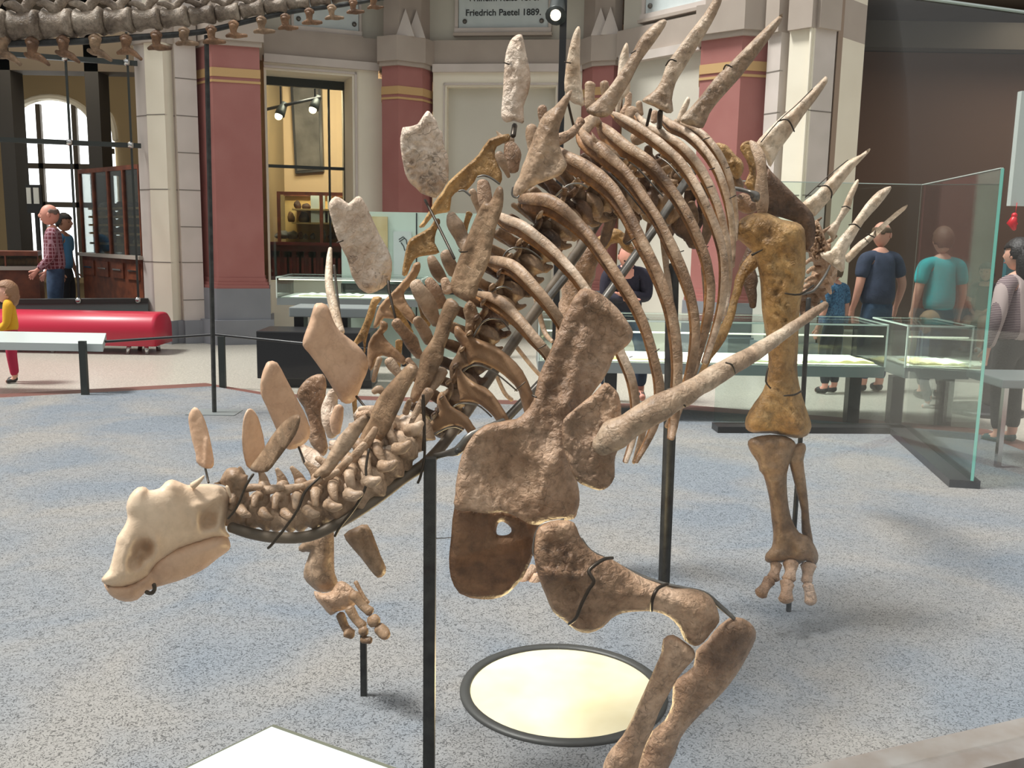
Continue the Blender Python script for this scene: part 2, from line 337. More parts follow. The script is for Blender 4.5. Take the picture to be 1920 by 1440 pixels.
p4 = [pl(1313, 124, Z3), pl(1390, 115, Z3), pl(1441, 118, Z3)]
def pillar(k, P, zt=ZB, extra=.9):
    back = [P[-1]*(1+extra/P[-1].length), P[0]*(1+extra/P[0].length)]
    poly = [tuple(p) for p in P+back]
    def grow(d):
        c = sum((Vector(p) for p in poly), Vector((0, 0)))/len(poly); return [tuple(Vector(p)+(Vector(p)-c).normalized()*d) for p in poly]
    o = struct(prism('wall_pillar_%d' % k, poly, .7, zt, M_RED))
    prism('gold_stripe', grow(.012), 3.46, 3.57, M_GOLDL, o); prism('gold_stripe', grow(.012), 3.39, 3.42, M_GOLDL, o)
    for q, (z0, z1, d) in enumerate(((.72, .76, .08), (.76, .80, .05), (.80, .86, .02))): prism('base_moulding', grow(d), z0, z1, M_RED, o)
    prism('plinth', grow(.1), -.03, .72, M_PLINTH, o); prism('plinth_step', grow(.16), -.03, .3, M_PLINTH, o)
    prism('capital', grow(.05), zt, zt+.1, M_BAND, o); prism('capital', grow(.09), zt+.06, zt+.4, M_BAND, o); prism('upper_shaft', grow(-.04), zt+.4, 8, M_BAND, o)
    bm = bmesh.new()
    for t in (.3, .75):
        a = P[1].lerp(P[-2] if len(P) > 3 else P[2], t); w_ = .13
        v = [bm.verts.new((a.x-w_, a.y-.06, zt+.4)), bm.verts.new((a.x+w_, a.y-.06, zt+.4)), bm.verts.new((a.x, a.y-.02, zt+.78)), bm.verts.new((a.x-w_, a.y+.3, zt+.4)), bm.verts.new((a.x+w_, a.y+.3, zt+.4)), bm.verts.new((a.x, a.y+.3, zt+.78))]
        for f in ((0, 1, 2), (3, 5, 4), (0, 2, 5, 3), (1, 4, 5, 2), (0, 3, 4, 1)): bm.faces.new([v[i] for i in f])
    fin('gable_ornament', bm, M_GREYST, o)
    return o
pillar(1, p1); pillar(2, p2); pillar(3, p3); pillar(4, p4)
# bay 2 with the deep window
def bay(k, a, b, window=None, plaque=None, niche=None):
    wseg('wall_bay_%d' % k, a, b, ZB+.42, 8, M_WALL, .12, .6, t0=-.07, t1=1.1)
    o = wseg('trim_band_%d' % k, a, b, ZB+.08, ZB+.42, M_BAND, 0, .6, t0=-.07, t1=1.08); wseg('moulding', a, b, ZB-.03, ZB+.08, M_GREYST, -.06, .6, o)
    return o
b2a, b2b = pl(494, 112), pl(709, 130)
bay(2, b2a, b2b)
n2 = Vector((-(b2b-b2a).y, (b2b-b2a).x)).normalized()
def tx(a, b, px_):   # fraction along a..b where the pixel column px_ meets the wall
    d = ray(px_, 420); dd = Vector((d.x, d.y)); ab = b-a
    den = dd.x*ab.y-dd.y*ab.x; t = (a.x*ab.y-a.y*ab.x)/den; q = dd*t; return (q-a).dot(ab)/ab.dot(ab)
tr = tx(b2a, b2b, 667)
ZH, ZW = 3.72, 3.66
wseg('wall_bay_window_head', b2a, b2b, ZH, ZB, M_CREAM, 0, .75)
wseg('wall_bay_window_right', b2a, b2b, -.03, ZH, M_CREAM, 0, .75, t0=tr-.02, t1=1.1)
wseg('wall_bay_window_left', b2a, b2b, -.03, ZH, M_CREAM, 0, .75, t0=0, t1=.02)
wseg('wall_bay_window_sill', b2a, b2b, -.03, .75, M_CREAM, .1, .75)
o = wseg('trim_frame_2', b2a, b2b, ZH+.03, ZH+.06, M_GREYST, -.02, .02, t0=.0, t1=tr+.02); wseg('frame_moulding', b2a, b2b, .2, ZH+.06, M_GREYST, -.02, .02, o, t0=tr+.0, t1=tr+.02)
wf = wseg('window_2', b2a, b2b, ZW-.06, ZH, M_DARKMET, .55, .62, t0=.02, t1=tr)
for zz in (2.42,): wseg('glazing_bar', b2a, b2b, zz, zz+.045, M_DARKMET, .56, .61, wf, t0=.02, t1=tr)
for tt in (.03, tr-.025, tr-.17): wseg('glazing_bar', b2a, b2b, .75, ZW, M_DARKMET, .56, .61, wf, t0=tt, t1=tt+.016)
wseg('glazing', b2a, b2b, .75, ZW, G_CASE, .58, .585, wf, t0=.03, t1=tr)
# bay 3 with the blind niche
b3a, b3b = pl(812, 132), pl(1092, 131)
bay(3, b3a, b3b)
wseg('wall_niche_head', b3a, b3b, 3.62, ZB, M_CREAM, 0, .5)
l3, r3 = tx(b3a, b3b, 836), tx(b3a, b3b, 1036)
wseg('wall_niche_left', b3a, b3b, -.03, 3.62, M_CREAM, 0, .5, t0=0, t1=l3); wseg('wall_niche_right', b3a, b3b, -.03, 3.62, M_CREAM, 0, .5, t0=r3, t1=1)
wseg('wall_niche_back', b3a, b3b, -.03, 3.62, M_WALL, .16, .5, t0=l3, t1=r3)
o = wseg('trim_niche', b3a, b3b, 3.64, 3.67, M_GREYST, -.02, .02, t0=l3-.02, t1=r3+.02)
for t_ in (l3-.02, r3+.01): wseg('niche_moulding', b3a, b3b, 0, 3.67, M_GREYST, -.02, .02, o, t0=t_, t1=t_+.008)
# bay 4
b4a, b4b = pl(1165, 117), pl(1318, 89)
bay(4, b4a, b4b); wseg('wall_bay_4_lower', b4a, b4b, -.03, ZB, M_WALL, .05, .5)
# left stone pier between the big window and pillar 1
q = [pl(256, 219, 2.95), pl(279, 217, 2.95), pl(313, 216, 2.95), pl(331, 217, 2.95), pl(371, 220, 2.95)]
M_JOINT = mat('joint_line', s(120, 112, 104), .9)
def pier(k, a, b, m, d0, z1=ZB, joints=(), z0=.28):
    o = wseg('wall_pier_%d' % k, a, b, z0, z1, m, d0, 1.2)
    wseg('pier_foot', a, b, -.03, z0, M_PLINTH, d0-.05, 1.2, o)
    for z in joints: wseg('stone_joint', a, b, z, z+.012, M_JOINT, d0-.003, d0+.05, o)
    wseg('capital', a, b, z1, z1+.45, M_BAND, d0-.06, 1.2, o); wseg('upper_shaft', a, b, z1+.45, 8, m, d0, 1.2, o)
    return o
J1 = (1.05, 2.0, 2.95); J2 = (.55, 1.05, 1.52, 2.0, 2.48, 2.95, 3.42)
pier(1, q[0], q[1], M_GREYST, .0, joints=J1); pier(2, q[1], q[2], M_CREAM, -.04, joints=J1); pier(3, q[2], q[3], M_BAND, .1, joints=J1); pier(4, q[3], q[4], M_GREYST, 0, joints=J2)
# right stone pier
q = [pl(1441, 66), pl(1466, 60), pl(1485, 60), pl(1530, 53), pl(1569, 59)]
pier(5, q[0], q[1], M_GREYST, 0, joints=J2); pier(6, q[1], q[2], M_BAND, .12, joints=()); pier(7, q[2], q[3], M_CREAM, -.04, joints=J1); pier(8, q[3], q[4], M_GREYST, 0, joints=J1)
o = wseg('trim_rod', q[2], q[3], .3, ZB, M_CREAM, -.08, 0, t0=.9, t1=.97)
# dark portal to the next hall
q5 = q[4]; q6 = Vector((q5.x+1.0, q5.y+1.9))
struct(prism('wall_portal_jamb', [tuple(q5+Vector((0, .1))), tuple(q5+Vector((.02, 0))), tuple(q6), tuple(q6+Vector((-.3, .3)))], -.03, 8, M_BROWNW))
struct(box('wall_back_dark', (q6.x-.3, 17.5, -.03), (16, 17.7, 6), M_DARKW)); struct(box('wall_right_dark', (15, 4, -.03), (15.2, 17.6, 6), M_DARKW))
o = struct(box('wall_portal_frame', (q6.x, 15.3, 4.5), (12.5, 15.6, 4.9), mat('portal_frame', s(70, 66, 58), .8)))
box('portal_post', (q6.x, 15.3, -.03), (q6.x+.5, 15.6, 4.5), o.data.materials[0], o); box('portal_post', (11.6, 15.3, -.03), (12.5, 15.6, 4.5), o.data.materials[0], o)
struct(box('wall_portal_infill', (q6.x+.5, 16.2, -.03), (11.6, 16.3, 4.6), mat('brown_panel', s(98, 76, 64), .85)))
struct(box('ceiling_dark', (q6.x-.6, q6.y+.2, 5.2), (15.2, 17.7, 5.4), M_DARKW))
struct(box('wall_above_portal', (q5.x+.3, 12.4, 5.0), (15.2, 12.9, 8), M_DARKW))
# left side: big metal window and the mineral room behind it
wl0, wl1 = pl(-330, 57, 3.72), pl(256, 82, 3.85)
def y_at(px_, py_, a, b):  # height at which the pixel meets the vertical wall plane a..b
    d = ray(px_, py_); ab = b-a; den = d.x*ab.y-d.y*ab.x; t = (a.x*ab.y-a.y*ab.x)/den; return EYE+d.z*t
zb1 = y_at(128, 267, wl0, wl1); zb2 = y_at(128, 109, wl0, wl1); zs = y_at(200, 563, wl0, wl1)
o = wseg('window_1', wl0, wl1, zs-.04, zs+.02, M_DARKMET, -.02, .12)
for zz in (zb1, zb2): wseg('glazing_bar', wl0, wl1, zz-.03, zz+.03, M_DARKMET, 0, .06, o)
for pxx in (-160, 140, 253):
    t_ = tx(wl0, wl1, pxx); wseg('glazing_bar', wl0, wl1, zs, 4.9, M_DARKMET, 0, .06, o, t0=t_-.004, t1=t_+.004)
bm = bmesh.new()
for zz in (zb1, zb2, zs):
    for pxx in (140, 253):
        p = wl0.lerp(wl1, tx(wl0, wl1, pxx)); bmesh.ops.create_uvsphere(bm, u_segments=10, v_segments=8, radius=.045, matrix=Matrix.Translation((p.x, p.y-.02, zz)))
fin('bar_knob', bm, M_CHROME, o, True)
wseg('wall_sill_left', wl0, wl1, -.03, zs-.04, mat('sill_slate', s(92, 102, 102), .6), 0, .3)
wseg('wall_left_top', wl0, wl1, 4.9, 8, M_WALL, 0, .4)
# the room behind
struct(box('wall_room_back', (-16, 18.4, -.03), (3.2, 18.6, 5.6), M_TAUPE)); struct(box('ceiling_room', (-16, 12.9, 5.2), (3.2, 18.5, 5.5), M_DARKW))
struct(box('wall_room_divider', (-4.35, 13.2, -.03), (-4.2, 18.4, 5.2), M_TAUPE)); struct(box('wall_room_end', (2.0, 14.4, -.03), (2.2, 18.4, 5.2), M_OCHRE))
struct(box('wall_room_ochre', (-4.2, 17.32, -.03), (2.0, 17.6, 5.2), M_OCHRE))
M_DAY = mat('daylight', (1, 1, 1), .5, emit=(.95, .98, 1), es=2.4)
def archwin(k, x0, x1, z0, z1, mull, trans):
    o = struct(box('window_%d' % k, (x0-.12, 18.2, z0-.1), (x1+.12, 18.38, z0), M_TAUPE)); bm = bmesh.new(); n = 14; w_ = (x1-x0)/2; cx = (x0+x1)/2; rise = .45
    pts = [(x0, z0), (x1, z0)]+[(cx+w_*math.cos(math.pi*i/n), z1-rise+rise*math.sin(math.pi*i/n)) for i in range(n+1)]
    vs = [bm.verts.new((p[0], 18.36, p[1])) for p in pts]; bm.faces.new(vs); r = bmesh.ops.extrude_face_region(bm, geom=bm.faces[:]); bmesh.ops.translate(bm, vec=(0, .03, 0), verts=[v for v in r['geom'] if isinstance(v, bmesh.types.BMVert)])
    fin('daylit_pane', bm, M_DAY, o)
    arch = [Vector((cx+(w_+.05)*math.cos(math.pi*i/n), 18.3, z1-rise+(rise+.05)*math.sin(math.pi*i/n))) for i in range(n+1)]
    bm = bmesh.new(); tubew(bm, arch, [.06]*len(arch), 6, 1, Vector((0, 1, 0))); fin('window_arch', bm, M_CREAM, o)
    mm = mat('window_wood', s(84, 74, 62), .6)
    for f in mull: box('mullion', (x0+(x1-x0)*f-.045, 18.28, z0), (x0+(x1-x0)*f+.045, 18.37, z1-.08), mm, o)
    for z in trans: box('transom', (x0, 18.28, z-.05), (x1, 18.37, z+.05), mm, o)
    return o
def X(px_, Y): return at(px_, 420, Y).x
def Zh(py_, Y, px_=128): return at(px_, py_, Y).z
archwin(3, X(38, 18.3), X(178, 18.3), Zh(520, 18.3), Zh(188, 18.3), (.33, .80), (Zh(312, 18.3), Zh(384, 18.3)))
archwin(4, X(198, 18.3), X(219, 18.3), Zh(440, 18.3), Zh(215, 18.3), (.5,), (Zh(282, 18.3),))
archwin(5, X(-190, 18.3), X(-60, 18.3), Zh(440, 18.3), Zh(195, 18.3), (.33, .66), (Zh(310, 18.3),))
for k, (pa, pb) in enumerate(((17, 43), (178, 203))):
    struct(box('wall_column_%d' % k, (X(pa, 16), 15.9, -.03), (X(pb, 16), 16.3, 5.3), mat('dark_column_%d' % k, s(56, 52, 48), .6)))
struct(box('trim_beam', (-14, 15.9, Zh(135, 16)), (X(258, 16)+.3, 16.4, 5.3), mat('beam', s(92, 80, 66), .8)))

l_ = bpy.data.lights.new('portal_lamp', 'AREA'); l_.energy = 130; l_.size = 3; l_.color = (1, .86, .7); lo = bpy.data.objects.new('portal_lamp', l_); COL.objects.link(lo); lo.location = (9, 13.6, 5.0)
# ------------------------------------------------------------------ floor light, barriers, glass
M_GLOW = mat('glow_diffuser', s(226, 218, 186), .5, 0, s(206, 194, 152), 5, emit=s(255, 236, 196), es=.2, detail=8)
M_GLASSRING = mat('light_rim', s(74, 74, 72), .5, .4)
fc = atz(1056, 1296); fl = thing('floor_uplight', 'round recessed floor light with cream glowing disc and dark rim, below the spiked skeleton', 'floor light', (fc.x, fc.y, 0))
bm = bmesh.new(); R0 = .345
for j in range(64):
    pass
rings = []
for r, z in ((R0*.9, -.02), (R0*.9, .006), (R0*.91, .012), (R0*.99, .012), (R0, .004), (R0, -.02)):
    rings.append([bm.verts.new((fc.x+r*math.cos(2*math.pi*j/64), fc.y+r*math.sin(2*math.pi*j/64), z)) for j in range(64)])
for i in range(5):
    for j in range(64): bm.faces.new((rings[i][j], rings[i][(j+1) % 64], rings[i+1][(j+1) % 64], rings[i+1][j]))
fin('rim', bm, M_GLASSRING, fl, True)
bm = bmesh.new(); lathe(bm, [(R0*.9, -.02), (R0*.9, .003), (R0*.5, .004), (.001, .004)], (fc.x, fc.y, 0), 64); fin('diffuser', bm, M_GLOW, fl)
ld = bpy.data.lights.new('uplight', 'AREA'); ld.shape = 'DISK'; ld.size = .55; ld.energy = 9; ld.color = (1, .74, .38)
lo = bpy.data.objects.new('uplight', ld); COL.objects.link(lo); lo.location = (fc.x, fc.y, .03); lo.rotation_euler = (math.pi, 0, 0)
# near glass wall standing in a flat steel rail
a, b = atz(1500, 1440, .05), atz(1920, 1345, .05); dv = (b-a); dv.z = 0; dv.normalize(); nv = Vector((dv.y, -dv.x, 0))
g0, g1 = a-dv*2.6, a+dv*2.4
gl = thing('glass_wall', 'tall clear glass wall held in a flat steel floor rail, in front of the skeleton', 'glass wall', tuple((a+nv*.08).xy)+(0,))
gl.location.z = 0
prism('floor_rail', [tuple((a-dv*2.6).xy), tuple(g1.xy), tuple((g1+nv*.17).xy), tuple((a-dv*2.6+nv*.17).xy)], 0, .05, mat('rail_steel', s(150, 146, 142), .5, .2, s(132, 122, 114), 9), gl)
def pane(name, p, q_, z0, z1, n, t, m, parent):
    return prism(name, [tuple(p), tuple(q_), tuple(q_+n*t), tuple(p+n*t)], z0, z1, m, parent)
pane('pane', (g0+nv*.08).xy, (g1+nv*.08).xy, .05, 2.075, nv.xy, .012, G_PANE, gl)
pane('pane_edge', (g0+nv*.08).xy, (g1+nv*.08).xy, 2.075, 2.079, nv.xy, .012, mat('bright_edge', s(200, 214, 210), .2), gl)
# far glass screen, L-shaped
A_, B_, C_ = atz(1338, 806), atz(1690, 808), atz(1818, 916); zt = 1.93
sc = thing('glass_screen', 'L-shaped frameless glass screen on a black floor rail behind the hind leg', 'glass screen', (B_.x, B_.y, 0))
def railm(p, q_):
    d = (q_-p); d.z = 0; d.normalize(); n = Vector((-d.y, d.x, 0)); bm = bmesh.new(); prismm(bm, [tuple((p-n*.12).xy), tuple((q_-n*.12).xy), tuple((q_+n*.06).xy), tuple((p+n*.06).xy)], 0, .05); return bm
fin('floor_rail', railm(A_, B_), M_BLACK, sc); fin('floor_rail', railm(B_, C_), M_BLACK, sc)
for p, q_ in ((A_, B_), (B_, C_)):
    d = (q_-p); d.z = 0; d.normalize(); n = Vector((-d.y, d.x, 0))
    pane('pane', p.xy, q_.xy, .05, zt, n.xy, .014, glassmat('screen_glass', (.88, .94, .92), .5), sc); pane('pane_edge', p.xy, q_.xy, zt, zt+.006, n.xy, .014, mat('screen_edge', s(196, 208, 200), .3), sc)
pane('pane_side_edge', C_.xy, (C_+Vector((.014, -.01, 0))).xy, .05, zt, Vector((.01, .014)), 1, M_GEDGE, sc)
# information board at the lower left edge
def tiltboard(name, label, corners_px, z, th, m, medge):
    P = [atz(x, y, z) for x, y in corners_px]; c = sum(P, Vector())/len(P); t = thing(name, label, 'information board', (c.x, c.y, 0))
    bm = bmesh.new(); a_ = [bm.verts.new(p) for p in P]; b_ = [bm.verts.new(p-Vector((0, 0, th))) for p in P]; bm.faces.new(a_); bm.faces.new(b_[::-1]); n = len(P)
    for i in range(n): bm.faces.new((a_[i], b_[i], b_[(i+1) % n], a_[(i+1) % n]))
    fin('board_edge', bm, medge, t)
    ce = c; Q = [ce+(p-ce)*.93 for p in P]; bm = bmesh.new(); a_ = [bm.verts.new(p+Vector((0, 0, .004))) for p in Q]; b_ = [bm.verts.new(p-Vector((0, 0, .002))) for p in Q]; bm.faces.new(a_); bm.faces.new(b_[::-1])
    for i in range(n): bm.faces.new((a_[i], b_[i], b_[(i+1) % n], a_[(i+1) % n]))
    fin('board_face', bm, m, t); bm = bmesh.new(); boxm(bm, (c.x-.04, c.y-.04, 0), (c.x+.04, c.y+.04, z-th)); fin('stand', bm, M_BLACK, t)
    return t
k0 = atz(513, 1358, .85); e1 = atz(345, 1440, .85)-k0; e2 = atz(745, 1440, .85)-k0
def unp(p):   # world point back to a photo pixel
    d = Vector(p)-CP; w_ = d.dot(fw); return (960+F*d.dot(rt)/w_, 720-F*d.dot(up)/w_)
tiltboard('information_board', 'white slanted information board with a dark edge, lower left corner of the photo', [unp(k0), unp(k0+e2*1.25), unp(k0+e2*1.25+e1*2.4), unp(k0+e1*2.4)], .85, .016, M_PANELW, mat('bevel_glass', s(96, 98, 84), .25))
# ------------------------------------------------------------------ display cases
def vitrine(label, x0, x1, Y0, Y1, zb, zg, zt_, leg_w, papers, name='display_case', thick=.1, legs=None, hood=0):
    cx = (x0+x1)/2; t = thing(name, label, 'display case', (cx, (Y0+Y1)/2, 0), 'glass display cases in the hall')
    box('tray', (x0, Y0, zb), (x1, Y1, zg), M_VITR, t); box('tray_bed', (x0+.04, Y0+.04, zg), (x1-.04, Y1-.04, zg+.01), M_PAPER, t)
    bm = bmesh.new()
    for lo_, hi_ in (((x0, Y0, zg), (x1, Y0+.01, zt_)), ((x0, Y1-.01, zg), (x1, Y1, zt_)), ((x0, Y0, zg), (x0+.01, Y1, zt_)), ((x1-.01, Y0, zg), (x1, Y1, zt_))): boxm(bm, lo_, hi_)
    fin('glass_box', bm, G_CASE, t); box('lid', (x0-.005, Y0-.005, zt_), (x1+.005, Y1+.005, zt_+.012), G_CASE, t)
    bm = bmesh.new()
    for y in (Y0, Y1): boxm(bm, (x0, y-.006, zt_-.008), (x1, y+.006, zt_+.004))
    for x in (x0, x1): boxm(bm, (x-.006, Y0, zt_-.008), (x+.006, Y1, zt_+.004)); boxm(bm, (x-.006, Y0-.006, zg), (x+.006, Y0+.006, zt_))
    fin('bright_edge', bm, mat('case_edge', s(226, 236, 228), .3), t)
    for lx in (legs or (x0+.25, x1-.25)): box('leg', (lx-leg_w/2, Y0+.1, -.03), (lx+leg_w/2, Y0+.1+leg_w, zb), M_BLACK, t)
    bm = bmesh.new(); dz = .1 if hood else .03; boxm(bm, (x0+.02, Y0+.02, zt_-dz), (x1-.02, Y0+.035, zt_-dz+.012)); fin('light_strip', bm, mat('strip_glow', (1, 1, 1), emit=(1, .9, .7), es=1.2), t)
    if hood:
        l_ = bpy.data.lights.new('case_lamp', 'AREA'); l_.shape = 'RECTANGLE'; l_.size = x1-x0-.1; l_.size_y = .1; l_.energy = 9*(x1-x0); l_.color = (1, .93, .8); lo = bpy.data.objects.new('case_lamp', l_); COL.objects.link(lo); lo.location = ((x0+x1)/2, Y0+.3, zt_-.02)
    return t
def sheet(label, x0, x1, Y0, Y1, z, m=M_PAPER, nm='open_book', g='papers and books in the right cases', cat='book'):
    t = thing(nm, label, cat, ((x0+x1)/2, (Y0+Y1)/2, z), g); bm = bmesh.new(); n = 8
    for sgn in (-1, 1):
        P = []; cx = (x0+x1)/2; w_ = (x1-x0)/2
        for i in range(n+1):
            u = i/n; P.append((cx+sgn*u*w_, z+.012+.014*math.sin(math.pi*min(u*1.3, 1))))
        top = [[bm.verts.new((x, y, zz)) for x, zz in P] for y in (Y0, Y1)]; bot = [[bm.verts.new((x, y, z)) for x, zz in P] for y in (Y0, Y1)]
        for i in range(n):
            bm.faces.new((top[0][i], top[0][i+1], top[1][i+1], top[1][i])); bm.faces.new((bot[0][i], bot[1][i], bot[1][i+1], bot[0][i+1]))
            bm.faces.new((bot[0][i], bot[0][i+1], top[0][i+1], top[0][i])); bm.faces.new((bot[1][i], top[1][i], top[1][i+1], bot[1][i+1]))
        bm.faces.new((bot[0][n], bot[1][n], top[1][n], top[0][n]))
    fin('pages', bm, m, t); box('cover', (x0-.005, Y0-.005, z), (x1+.005, Y1+.005, z+.006), M_PAPERY, t)
    return t
def xw(px_, Y, py_=650): return at(px_, py_, Y).x
Yv = 7.55
zt1, zg1, zb1_ = at(1500, 607, Yv).z, at(1500, 686, Yv).z, at(1500, 706, Yv).z
vitrine('long low glass display case with papers, behind the ribs and hind leg', xw(1010, Yv), xw(1662, Yv), Yv, Yv+.75, zb1_, zg1, zt1, .1, 0, legs=(xw(1150, Yv), xw(1618, Yv)), hood=.05)
vitrine('short low glass display case seen through the side pane of the glass screen', xw(1700, Yv), xw(1822, Yv), Yv, Yv+.75, zb1_, zg1, zt1, .1, 0, legs=(xw(1705, Yv)-.02, xw(1796, Yv)), hood=.05)
for i, (a_, b_, m_, lb) in enumerate(((1090, 1170, M_PAPERY, 'yellowed sheet beside the jeans legs'), (1180, 1245, M_PAPER, 'white sheet behind the long ribs'), (1360, 1440, M_PAPER, 'white open book left of the thigh bone'), (1500, 1560, M_PAPER, 'white open book right of the thigh bone'), (1562, 1634, M_PAPERY, 'cream open book at the right end of the long case'))):
    sheet(lb, xw(a_, Yv+.2), xw(b_, Yv+.2), Yv+.12, Yv+.42, zg1+.011, m_)
for a_, b_, m_, lb in ((1706, 1758, M_PAPERY, 'yellow open book in the short case, left one'), (1762, 1816, M_PAPER, 'white open book in the short case, right one')):
    sheet(lb, xw(a_, Yv+.2), xw(b_, Yv+.2), Yv+.1, Yv+.42, zg1+.011, m_)
Yl = 10.6; ztl, zgl, zbl = at(600, 521, Yl, ).z, at(600, 560, Yl).z, at(600, 573, Yl).z
vitrine('glass display case with white sheets in front of the dark red cabinet', xw(521, Yl), xw(790, Yl), Yl, Yl+.8, zbl, zgl, ztl, .1, 0, legs=(xw(560, Yl), xw(760, Yl)))
sheet('white sheet in the left glass case before the red cabinet', xw(555, Yl), xw(605, Yl), Yl+.2, Yl+.5, zgl+.011, M_PAPER, g='sheets in the left case'); sheet('grey board on a small stand in the left case', xw(628, Yl), xw(670, Yl), Yl+.2, Yl+.5, zgl+.011, M_PAPER, g='sheets in the left case')
Yt = 9.6; t = thing('museum_bench', 'pale grey topped bench with black legs on a dark block, left of the plates', 'bench', (xw(600, Yt), Yt+.3, 0))
ztb = at(600, 577, Yt).z; box('seat', (xw(543, Yt), Yt, ztb-.1), (xw(700, Yt), Yt+.5, ztb), M_VITR, t, bev=.01)
for q_ in (557, 640): box('leg', (xw(q_, Yt)-.05, Yt+.1, -.03), (xw(q_, Yt)+.05, Yt+.3, ztb-.1), M_BLACK, t)
Yk = 9.25; bl = tag(box('dark_plinth', (xw(491, Yk), Yk-.2, .06), (xw(700, Yk), Yk+.3, at(560, 622, Yk-.2).z), M_BLACK, bev=.01), 'glossy black low block in front of the pale bench', 'plinth')
tag(box('dark_plinth_step', (xw(502, Yk), Yk-.12, -.03), (xw(700, Yk), Yk+.28, .06), M_BLACK), 'black recessed base below the glossy block', 'plinth base')
# mint exhibition board with drawings
Ym = 11.6; t = thing('exhibition_board', 'pale mint exhibition board behind the neck plates', 'exhibition board', (xw(800, Ym, 450), Ym+.05, 0))
box('board', (xw(640, Ym, 450), Ym, -.03), (xw(905, Ym, 450), Ym+.08, at(760, 398, Ym).z), M_MINT, t); box('seam', (xw(781, Ym, 450)-.008, Ym-.004, .4), (xw(781, Ym, 450)+.008, Ym, at(760, 399, Ym).z), M_INK, t); box('foot_rail', (xw(640, Ym, 450), Ym-.06, at(700, 540, Ym).z-.06), (xw(905, Ym, 450), Ym, at(700, 532, Ym).z), M_BLACK, t)
tag(box('sepia_print', (xw(696, Ym-.02, 450), Ym-.03, at(700, 530, Ym).z), (xw(727, Ym-.02, 450), Ym-.004, at(700, 406, Ym).z), mat('sepia', s(196, 182, 140), .7, 0, s(178, 160, 116), 5)), 'tall sepia print on the mint board, right of the notched plate', 'print')
t = thing('skeleton_drawing', 'pale line drawing hanging on the mint board', 'drawing', (xw(755, Ym, 450), Ym-.02, at(755, 480, Ym).z)); box('sheet', (xw(738, Ym, 450), Ym-.02, at(755, 529, Ym).z), (xw(772, Ym, 450), Ym-.004, at(755, 434, Ym).z), M_PANELW, t)
bm = bmesh.new()
for ln in (((748, 449), (756, 444)), ((749, 453), (758, 447)), ((752, 455), (757, 462), (759, 470)), ((757, 445), (762, 450), (763, 458))): tubew(bm, [at(x, y, Ym-.025) for x, y in ln], [.006]*len(ln), 5, .5)
fin('ink_lines', bm, M_INK, t)
# ------------------------------------------------------------------ mineral room furniture
Yc = 15.6
def cabinet(label, x0, x1, Y0, Y1, z1, doors):
    t = thing('wooden_cabinet', label, 'cabinet', ((x0+x1)/2, (Y0+Y1)/2, 0)); box('body', (x0, Y0, -.03), (x1, Y1, z1), M_REDWOOD, t); box('top', (x0-.04, Y0-.05, z1), (x1+.04, Y1, z1+.05), M_REDWOOD, t)
    w_ = (x1-x0)/doors
    for i in range(doors):
        d = box('door', (x0+i*w_+.04, Y0-.03, .12), (x0+(i+1)*w_-.04, Y0, z1-.1), M_REDWOOD, t); bm = bmesh.new()
        for lo_, hi_ in (((x0+i*w_+.04, .12), (x0+i*w_+.12, z1-.1)), ((x0+(i+1)*w_-.12, .12), (x0+(i+1)*w_-.04, z1-.1)), ((x0+i*w_+.04, z1-.2), (x0+(i+1)*w_-.04, z1-.1)), ((x0+i*w_+.04, .12), (x0+(i+1)*w_-.04, .22))): boxm(bm, (lo_[0], Y0-.05, lo_[1]), (hi_[0], Y0-.03, hi_[1]))
        fin('door_moulding', bm, M_REDWOOD, d)
    return t
zc = at(600, 455, Yc).z; xc0, xc1 = xw(506, Yc, 450), xw(666, Yc, 450)
cabinet('dark red wooden cabinet with panelled doors under the mineral case', xc0, xc1, Yc, Yc+.8, zc-.05, 7)
t = thing('mineral_case', 'wood-framed glass case of stones on the dark red cabinet', 'showcase', ((xc0+xc1)/2, Yc+.3, zc)); zq = at(600, 366, Yc).z
xa = xw(519, Yc, 400)
bm = bmesh.new()
for x in (xa, xw(599, Yc, 400), xc1-.03): boxm(bm, (x, Yc+.02, zc), (x+.05, Yc+.06, zq))
boxm(bm, (xa, Yc+.02, zq), (xc1, Yc+.06, zq+.05)); boxm(bm, (xa, Yc+.5, zq), (xc1, Yc+.54, zq+.05)); fin('frame', bm, M_WOOD, t); box('back', (xa, Yc+.56, zc), (xc1, Yc+.6, zq), M_SHELF, t)
z1s, z2s = at(600, 417, Yc).z, at(600, 391, Yc).z
for zz in (z1s, z2s): box('shelf', (xa+.2, Yc+.2, zz-.03), (xc1, Yc+.56, zz), M_SHELF, t)
box('front_glass', (xa, Yc+.035, zc), (xc1, Yc+.04, zq), G_CASE, t); tag  # panes
def stone(label, px_, Yq, z, w_, h_, m, g, seed=0):
    bm = bmesh.new(); bmesh.ops.create_icosphere(bm, subdivisions=3, radius=1)
    for v in bm.verts:
        n_ = noise.noise(v.co*1.3+Vector((seed*3.1, 0, 0))); v.co *= 1+.35*n_; v.co.x *= w_/2*(1-.25*max(v.co.z, 0)); v.co.y *= w_/2.6; v.co.z = (v.co.z+.85)*h_/1.8
        v.co.z = max(v.co.z, 0)
    o_ = fin('mineral_specimen', bm, m, None, True); o_.location = (xw(px_, Yq, 420), Yq, z); return tag(o_, label, 'stone', g)
MS1, MS2, MS3 = mat('brown_stone', s(96, 62, 44), .7, 0, s(66, 44, 34), 9, .4, 30), mat('tan_stone', s(150, 112, 70), .7, 0, s(118, 84, 52), 9, .4, 30), mat('grey_stone_specimen', s(170, 166, 164), .7, 0, s(116, 112, 112), 14, .5, 40)
MSW = mat('white_card', s(226, 232, 230), .6)
